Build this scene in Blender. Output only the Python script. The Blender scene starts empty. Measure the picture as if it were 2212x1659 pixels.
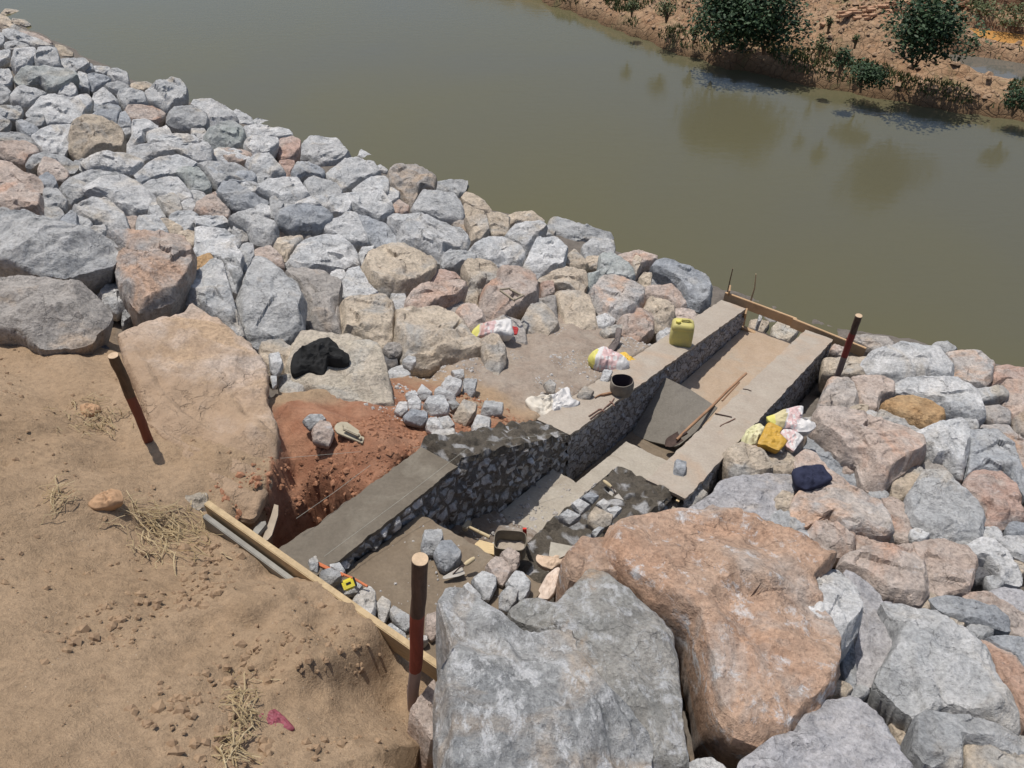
import bpy, bmesh, math, random
import numpy as np
from mathutils import Vector, Matrix, noise
R_=math.radians
scene=bpy.context.scene
# ------------------------------------------------------------------ camera
CAMZ=6.5; PITCH=40.6; FPX=1722.0           # focal length in pixels of a 2212 px wide view
cd=bpy.data.cameras.new('camera'); cam=bpy.data.objects.new('camera',cd); scene.collection.objects.link(cam)
cam.location=(0,0,CAMZ); cam.rotation_euler=(R_(90-PITCH),0,0)
cd.sensor_width=36; cd.lens=FPX/2212*36; cd.clip_start=.05; cd.clip_end=900
scene.camera=cam
scene.render.resolution_x=1024; scene.render.resolution_y=768
# ------------------------------------------------------------------ light
SUN_EL=72; SUN_DIR=Vector((-.58,.81,0)).normalized()
w=bpy.data.worlds.new('World'); scene.world=w; w.use_nodes=True
nt=w.node_tree; bg=nt.nodes['Background']; sky=nt.nodes.new('ShaderNodeTexSky')
sky.sky_type='NISHITA'; sky.sun_disc=False; sky.sun_elevation=R_(SUN_EL); sky.sun_rotation=math.atan2(SUN_DIR.x,SUN_DIR.y)
sky.air_density=1.0; sky.dust_density=2.0
nt.links.new(sky.outputs[0],bg.inputs[0]); bg.inputs[1].default_value=.1
sd=bpy.data.lights.new('sun','SUN'); sd.energy=3.7; sd.angle=R_(.5); sd.color=(1,.96,.9)
so=bpy.data.objects.new('sun',sd); scene.collection.objects.link(so)
sv=Vector((SUN_DIR.x*math.cos(R_(SUN_EL)),SUN_DIR.y*math.cos(R_(SUN_EL)),math.sin(R_(SUN_EL))))
so.rotation_euler=sv.to_track_quat('Z','Y').to_euler(); so.location=(0,0,30)
vs=scene.view_settings; vs.view_transform='Standard'; vs.look='None'; vs.gamma=1; vs.exposure=.12
# ------------------------------------------------------------------ frame of the bank: s along the river, n towards it
ES=Vector((-.8155,.5787,0)); EN=Vector((.5787,.8155,0))
def W(s,n,z=0): return ES*s+EN*n+Vector((0,0,z))
def SN(p): return (p.x*ES.x+p.y*ES.y, p.x*EN.x+p.y*EN.y)
cp,sp=math.cos(R_(PITCH)),math.sin(R_(PITCH))
CAM=Vector((0,0,CAMZ))
def ray(px,py):
    u=(px-1106)/FPX; v=(829.5-py)/FPX
    return Vector((u, cp+v*sp, -sp+v*cp))
def at(px,py,z):
    r=ray(px,py); t=(z-CAMZ)/r.z; return CAM+r*t
NB=[-40,-12,-3,-1,0,1.4,2.6,3.3,4,6,8,8.6,9.8,11,13,18]; ZB=[5.6,5.3,4.9,4.55,3.95,3.0,2.75,2.35,1.98,1.42,.85,.5,-.05,-.5,-1.1,-1.2]
def bulge(s): return max(0,min(1.6,(s-16)*.12))+max(0,min(.45,(2-s)*.2))
def base(s,n): return float(np.interp(n-bulge(s) if n>6 else n,NB,ZB))
def hit(px,py,lift=0.0):
    """world point where the bank surface (raised by lift) is seen"""
    r=ray(px,py); lo,hi=1.0,40.0; t=1.0
    while t<40:
        p=CAM+r*t; s,n=SN(p)
        if p.z<=base(s,n)+lift: break
        t+=.1
    lo,hi=t-.1,t
    for _ in range(14):
        m=(lo+hi)/2; p=CAM+r*m; s,n=SN(p)
        if p.z<=base(s,n)+lift: hi=m
        else: lo=m
    return CAM+r*hi
def sm(x,a,b):
    t=max(0.,min(1.,(x-a)/(b-a))) if a!=b else float(x>a)
    return t*t*(3-2*t)
def fb(x,y,z=0.,o=4,h=.9): return noise.fractal(Vector((x,y,z)),h,2.1,o)
# ------------------------------------------------------------------ object helpers
def tag(o,label=None,cat=None,group=None,kind=None):
    if label: o['label']=label
    if cat: o['category']=cat
    if group: o['group']=group
    if kind: o['kind']=kind
    return o
def link(name,verts,faces,mat,parent=None,loc=None,smooth=True,sharp=38,mats=None,fm=None):
    me=bpy.data.meshes.new(name)
    if loc is not None:
        L=Vector(loc); verts=[(v[0]-L.x,v[1]-L.y,v[2]-L.z) for v in verts]
    me.from_pydata([tuple(v) for v in verts],[],faces); 
    for m in (mats or [mat]): me.materials.append(m)
    if fm: me.polygons.foreach_set('material_index',fm)
    if smooth:
        me.polygons.foreach_set('use_smooth',[True]*len(me.polygons))
        if sharp: me.set_sharp_from_angle(angle=R_(sharp))
    me.update()
    o=bpy.data.objects.new(name,me); scene.collection.objects.link(o)
    if loc is not None: o.location=loc
    if parent is not None:
        o.parent=parent; o.location=Vector(loc if loc is not None else (0,0,0))-parent.location
    return o
def empty(name,loc,label,cat,group=None):
    o=bpy.data.objects.new(name,None); o.empty_display_size=.1; scene.collection.objects.link(o); o.location=loc
    return tag(o,label,cat,group)
class G:
    """collects primitives into one mesh"""
    def __init__(s): s.v=[]; s.f=[]; s.m=[]
    def add(s,v,f,mi=0):
        k=len(s.v); s.v+= [Vector(a) for a in v]; s.f+=[tuple(i+k for i in q) for q in f]; s.m+=[mi]*len(f)
    def box(s,c,size,rot=None,bev=.004,mi=0,jit=0):
        bm=bmesh.new(); bmesh.ops.create_cube(bm,size=1)
        for v in bm.verts: v.co=Vector((v.co.x*size[0],v.co.y*size[1],v.co.z*size[2]))
        if bev: bmesh.ops.bevel(bm,geom=bm.edges[:],offset=min(bev,min(size)*.3),segments=2,affect='EDGES')
        if jit:
            for v in bm.verts: v.co+=noise.noise_vector(v.co*9+Vector(c)*3)*jit
        M=rot or Matrix(); bm.verts.index_update()
        s.add([Vector(c)+(M.to_3x3()@v.co) for v in bm.verts],[[v.index for v in f.verts] for f in bm.faces],mi); bm.free()
    def tube(s,pts,rad,n=10,mi=0,jit=0):
        pts=[Vector(p) for p in pts]; rs=rad if isinstance(rad,(list,tuple)) else [rad]*len(pts)
        V=[];F=[]; up=None
        for i,p in enumerate(pts):
            d=(pts[min(i+1,len(pts)-1)]-pts[max(i-1,0)]).normalized()
            if up is None or abs(up.dot(d))>.95: up=Vector((0,0,1)) if abs(d.z)<.9 else Vector((0,1,0))
            a=d.cross(up).normalized(); b=a.cross(d).normalized(); up=b
            for k in range(n):
                t=2*math.pi*k/n; r=rs[i]
                if jit: r*=1+jit*noise.noise(p*14+Vector((math.cos(t),math.sin(t),0))*1.3)
                V.append(p+(a*math.cos(t)+b*math.sin(t))*r)
        for i in range(len(pts)-1):
            for k in range(n):
                F.append((i*n+k,i*n+(k+1)%n,(i+1)*n+(k+1)%n,(i+1)*n+k))
        F.append(tuple(range(n))[::-1]); F.append(tuple((len(pts)-1)*n+k for k in range(n)))
        s.add(V,F,mi)
    def loft(s,rings,mi=0,caps=True,closed=True):
        n=len(rings[0]); V=[p for r in rings for p in r]; F=[]
        for i in range(len(rings)-1):
            for k in range(n if closed else n-1):
                F.append((i*n+k,i*n+(k+1)%n,(i+1)*n+(k+1)%n,(i+1)*n+k))
        if caps: F.append(tuple(range(n))[::-1]); F.append(tuple((len(rings)-1)*n+k for k in range(n)))
        s.add(V,F,mi)
    def obj(s,name,mats,parent=None,loc=None,sharp=38,smooth=True):
        if not isinstance(mats,list): mats=[mats]
        return link(name,s.v,s.f,None,parent,loc,smooth,sharp,mats,s.m)
# ------------------------------------------------------------------ materials
def newmat(name):
    m=bpy.data.materials.new(name); m.use_nodes=True; nt=m.node_tree; b=nt.nodes['Principled BSDF']
    b.inputs['Specular IOR Level'].default_value=.25
    return m,nt,b
class N:
    def __init__(s,nt): s.nt=nt
    def n(s,t,**k):
        x=s.nt.nodes.new(t)
        for a,b in k.items(): setattr(x,a,b)
        return x
    def l(s,a,b): s.nt.links.new(a,b)
    def coord(s,rnd=True,geo=False,scale=None):
        if geo: c=s.n('ShaderNodeNewGeometry').outputs['Position']
        else: c=s.n('ShaderNodeTexCoord').outputs['Object']
        if rnd:
            oi=s.n('ShaderNodeObjectInfo'); m=s.n('ShaderNodeMath',operation='MULTIPLY'); m.inputs[1].default_value=53.7
            s.l(oi.outputs['Random'],m.inputs[0]); a=s.n('ShaderNodeVectorMath',operation='ADD'); s.l(c,a.inputs[0]); s.l(m.outputs[0],a.inputs[1]); c=a.outputs[0]
        if scale:
            q=s.n('ShaderNodeMapping'); q.inputs['Scale'].default_value=scale; s.l(c,q.inputs[0]); c=q.outputs[0]
        return c
    def noise(s,c,sc,det=6,rough=.6,dist=0):
        x=s.n('ShaderNodeTexNoise'); x.inputs['Scale'].default_value=sc; x.inputs['Detail'].default_value=det; x.inputs['Roughness'].default_value=rough; x.inputs['Distortion'].default_value=dist
        s.l(c,x.inputs['Vector']); return x.outputs[0]
    def ramp(s,f,stops,interp='LINEAR'):
        r=s.n('ShaderNodeValToRGB'); cr=r.color_ramp; cr.interpolation=interp
        while len(cr.elements)<len(stops): cr.elements.new(.5)
        for e,(p,c) in zip(cr.elements,stops):
            e.position=p; e.color=(c,c,c,1) if not isinstance(c,(tuple,list)) else (*c,1)
        s.l(f,r.inputs[0]); return r.outputs[0]
    def mix(s,f,a,b,mode='MIX'):
        x=s.n('ShaderNodeMix',data_type='RGBA',blend_type=mode)
        for i,v in ((0,f),(6,a),(7,b)):
            if hasattr(v,'is_output'): s.l(v,x.inputs[i])
            elif isinstance(v,(tuple,list)): x.inputs[i].default_value=(*v,1)
            else: x.inputs[i].default_value=v
        return x.outputs[2]
    def math(s,op,a,b=None):
        x=s.n('ShaderNodeMath',operation=op)
        for i,v in enumerate((a,b)):
            if v is None: continue
            if hasattr(v,'is_output'): s.l(v,x.inputs[i])
            else: x.inputs[i].default_value=v
        return x.outputs[0]
    def bump(s,h,st,dist=.02,prev=None):
        x=s.n('ShaderNodeBump'); x.inputs['Strength'].default_value=st; x.inputs['Distance'].default_value=dist; s.l(h,x.inputs['Height'])
        if prev is not None: s.l(prev,x.inputs['Normal'])
        return x.outputs[0]
def rock_mat(name,c1,c2,stain,sa=.5,white=.55,wthr=.6,fine=1.0,lines=.5,sw=(5,12,14),dust=False):
    m,nt,b=newmat(name); q=N(nt); c=q.coord()
    a=q.noise(c,2.2,8,.65,.1); col=q.mix(q.ramp(a,[(.36,0),(.64,1)]),c1,c2)
    s1=q.ramp(q.noise(c,1.3,5,.6,1.2),[(.62-sa*.2,0),(.78-sa*.25,1)]); col=q.mix(q.math('MULTIPLY',s1,.85),col,stain)
    sp=q.noise(c,38,6,.7); col=q.mix(.75,col,q.ramp(sp,[(.3,.5),(.5,1.0),(.7,1.38)]),'MULTIPLY')
    med=q.noise(c,8,7,.72,0); col=q.mix(.8,col,q.ramp(med,[(.3,.62),(.5,1.0),(.72,1.28)]),'MULTIPLY')
    # pale quartz streaks and crushed white marks
    st=q.noise(q.coord(scale=sw),1.0,9,.76,.3); col=q.mix(q.math('MULTIPLY',q.ramp(st,[(wthr,0),(wthr+.1,1)]),white),col,(.62,.62,.62))
    if dust:
        gp=q.n('ShaderNodeNewGeometry'); dp=q.n('ShaderNodeVectorMath',operation='DOT_PRODUCT'); dp.inputs[1].default_value=(EN.x,EN.y,0); q.l(gp.outputs['Position'],dp.inputs[0])
        dm=q.ramp(q.math('ADD',q.math('MULTIPLY',dp.outputs['Value'],.25),q.math('MULTIPLY',q.noise(c,2.5,6,.7),.35)),[(.66,1),(.78,0)]); col=q.mix(q.math('MULTIPLY',dm,.93),col,(.335,.235,.155))
    # dark hairline fractures
    v=q.n('ShaderNodeTexVoronoi',feature='DISTANCE_TO_EDGE'); v.inputs['Scale'].default_value=3.1
    dv=q.n('ShaderNodeVectorMath',operation='ADD'); nn=q.n('ShaderNodeTexNoise'); nn.inputs['Scale'].default_value=5; nn.inputs['Detail'].default_value=5; q.l(c,nn.inputs['Vector']); q.l(c,dv.inputs[0]); 
    sc_=q.n('ShaderNodeVectorMath',operation='SCALE'); sc_.inputs['Scale'].default_value=.5; q.l(nn.outputs['Color'],sc_.inputs[0]); q.l(sc_.outputs[0],dv.inputs[1]); q.l(dv.outputs[0],v.inputs['Vector'])
    ln=q.ramp(v.outputs['Distance'],[(0,0),(.03,1)]); lm=q.ramp(q.noise(c,1.7,3),[(.5,1),(.6,0)])
    ln2=q.math('MAXIMUM',ln,lm); col=q.mix(lines,col,q.ramp(ln2,[(0,.45),(1,1)]),'MULTIPLY')
    oi=q.n('ShaderNodeObjectInfo'); rv=q.math('ADD',q.math('MULTIPLY',oi.outputs['Random'],.2),.9)
    col=q.mix(1,col,q.ramp(rv,[(0,0),(1,1.0)]),'MULTIPLY') if False else col
    hs=q.n('ShaderNodeHueSaturation'); q.l(col,hs.inputs['Color']); q.l(rv,hs.inputs['Value']); q.l(hs.outputs[0],b.inputs['Base Color'])
    b.inputs['Roughness'].default_value=.85
    h=q.bump(a,.6,.08); h=q.bump(med,.95*fine,.045,h); h=q.bump(sp,.9*fine,.014,h); h=q.bump(ln2,.5,.02,h); q.l(h,b.inputs['Normal'])
    return m
TAN=(.40,.29,.19)
RM=dict(
 g=rock_mat('grey_rock',(0.331,0.336,0.336),(0.445,0.439,0.427),(0.433,0.376,0.302),.35),
 w=rock_mat('pale_rock',(0.410,0.416,0.416),(0.559,0.547,0.530),(0.490,0.439,0.370),.45,.6,.58),
 t=rock_mat('tan_rock',(0.429,0.358,0.281),(0.517,0.435,0.336),(0.374,0.363,0.341),.6,.4,.61),
 n=rock_mat('beige_rock',(0.432,0.373,0.302),(0.497,0.437,0.346),(0.410,0.400,0.367),.5,.4,.61),
 p=rock_mat('pink_rock',(0.443,0.346,0.286),(0.475,0.410,0.362),(0.486,0.308,0.221),.5,.5,.59),
 b=rock_mat('slate_rock',(.27,.285,.305),(.36,.37,.38),(.40,.39,.37),.4,.5,.58),
 c=rock_mat('green_grey_rock',(.33,.355,.335),(.43,.435,.42),(.42,.40,.35),.4,.5,.59),
 o=rock_mat('ochre_rock',(0.430,0.260,0.125),(0.490,0.340,0.190),(0.360,0.270,0.190),.3,.2,.7),
 O=rock_mat('orange_rock',(0.410,0.255,0.170),(0.450,0.320,0.235),(0.400,0.350,0.310),.5,.85,.54,1.0,.4,(7,6,9)),
 m=rock_mat('brown_grey_rock',(0.291,0.269,0.246),(0.381,0.347,0.314),(0.426,0.325,0.235),.5,.35,.62),
 r=rock_mat('red_rock',(.39,.26,.205),(.43,.32,.27),(.42,.36,.32),.5,.5,.58),
 k=rock_mat('dark_rock',(0.120,0.120,0.130),(0.170,0.165,0.160),(0.200,0.170,0.140),.3,.2,.68),
 s=rock_mat('dusty_pink_slab',(0.400,0.295,0.215),(0.420,0.345,0.285),(0.370,0.260,0.165),.75,.3,.64,.6,.25,(5,12,14),True),
 z=rock_mat('lilac_grey_rock',(0.363,0.358,0.369),(0.462,0.440,0.435),(0.451,0.385,0.319),.4,.6,.58),
 q=rock_mat('mixed_rock',(0.385,0.374,0.363),(0.462,0.396,0.341),(0.506,0.330,0.226),.65,.5,.59),
 y=rock_mat('rusty_mottled_rock',(0.299,0.299,0.280),(0.442,0.416,0.377),(0.520,0.338,0.195),.6,.9,.51,1.3,.5,(13,9,13)),
 v=rock_mat('speckled_grey_rock',(0.286,0.293,0.293),(0.442,0.436,0.423),(0.468,0.390,0.312),.45,.95,.505,1.4,.35,(17,10,14)))
def simple(name,col,rough=.8,var=.2,sc=12,bump=.3,bd=.006,metal=0,col2=None,spec=.25,stretch=None,rnd=False):
    m,nt,b=newmat(name); q=N(nt); c=q.coord(rnd=rnd,scale=stretch)
    a=q.noise(c,sc,7,.65,.3); d=col2 or tuple(x*(1-var) for x in col); e=tuple(min(1,x*(1+var*.5)) for x in col)
    cc=q.mix(q.ramp(a,[(.32,0),(.68,1)]),d,e); f=q.noise(c,sc*5,4,.7)
    cc=q.mix(.5,cc,q.ramp(f,[(.3,.8),(.7,1.15)]),'MULTIPLY'); q.l(cc,b.inputs['Base Color'])
    b.inputs['Roughness'].default_value=rough; b.inputs['Metallic'].default_value=metal; b.inputs['Specular IOR Level'].default_value=spec
    h=q.bump(a,bump,bd); h=q.bump(f,bump,bd*.5,h); q.l(h,b.inputs['Normal'])
    return m
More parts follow.
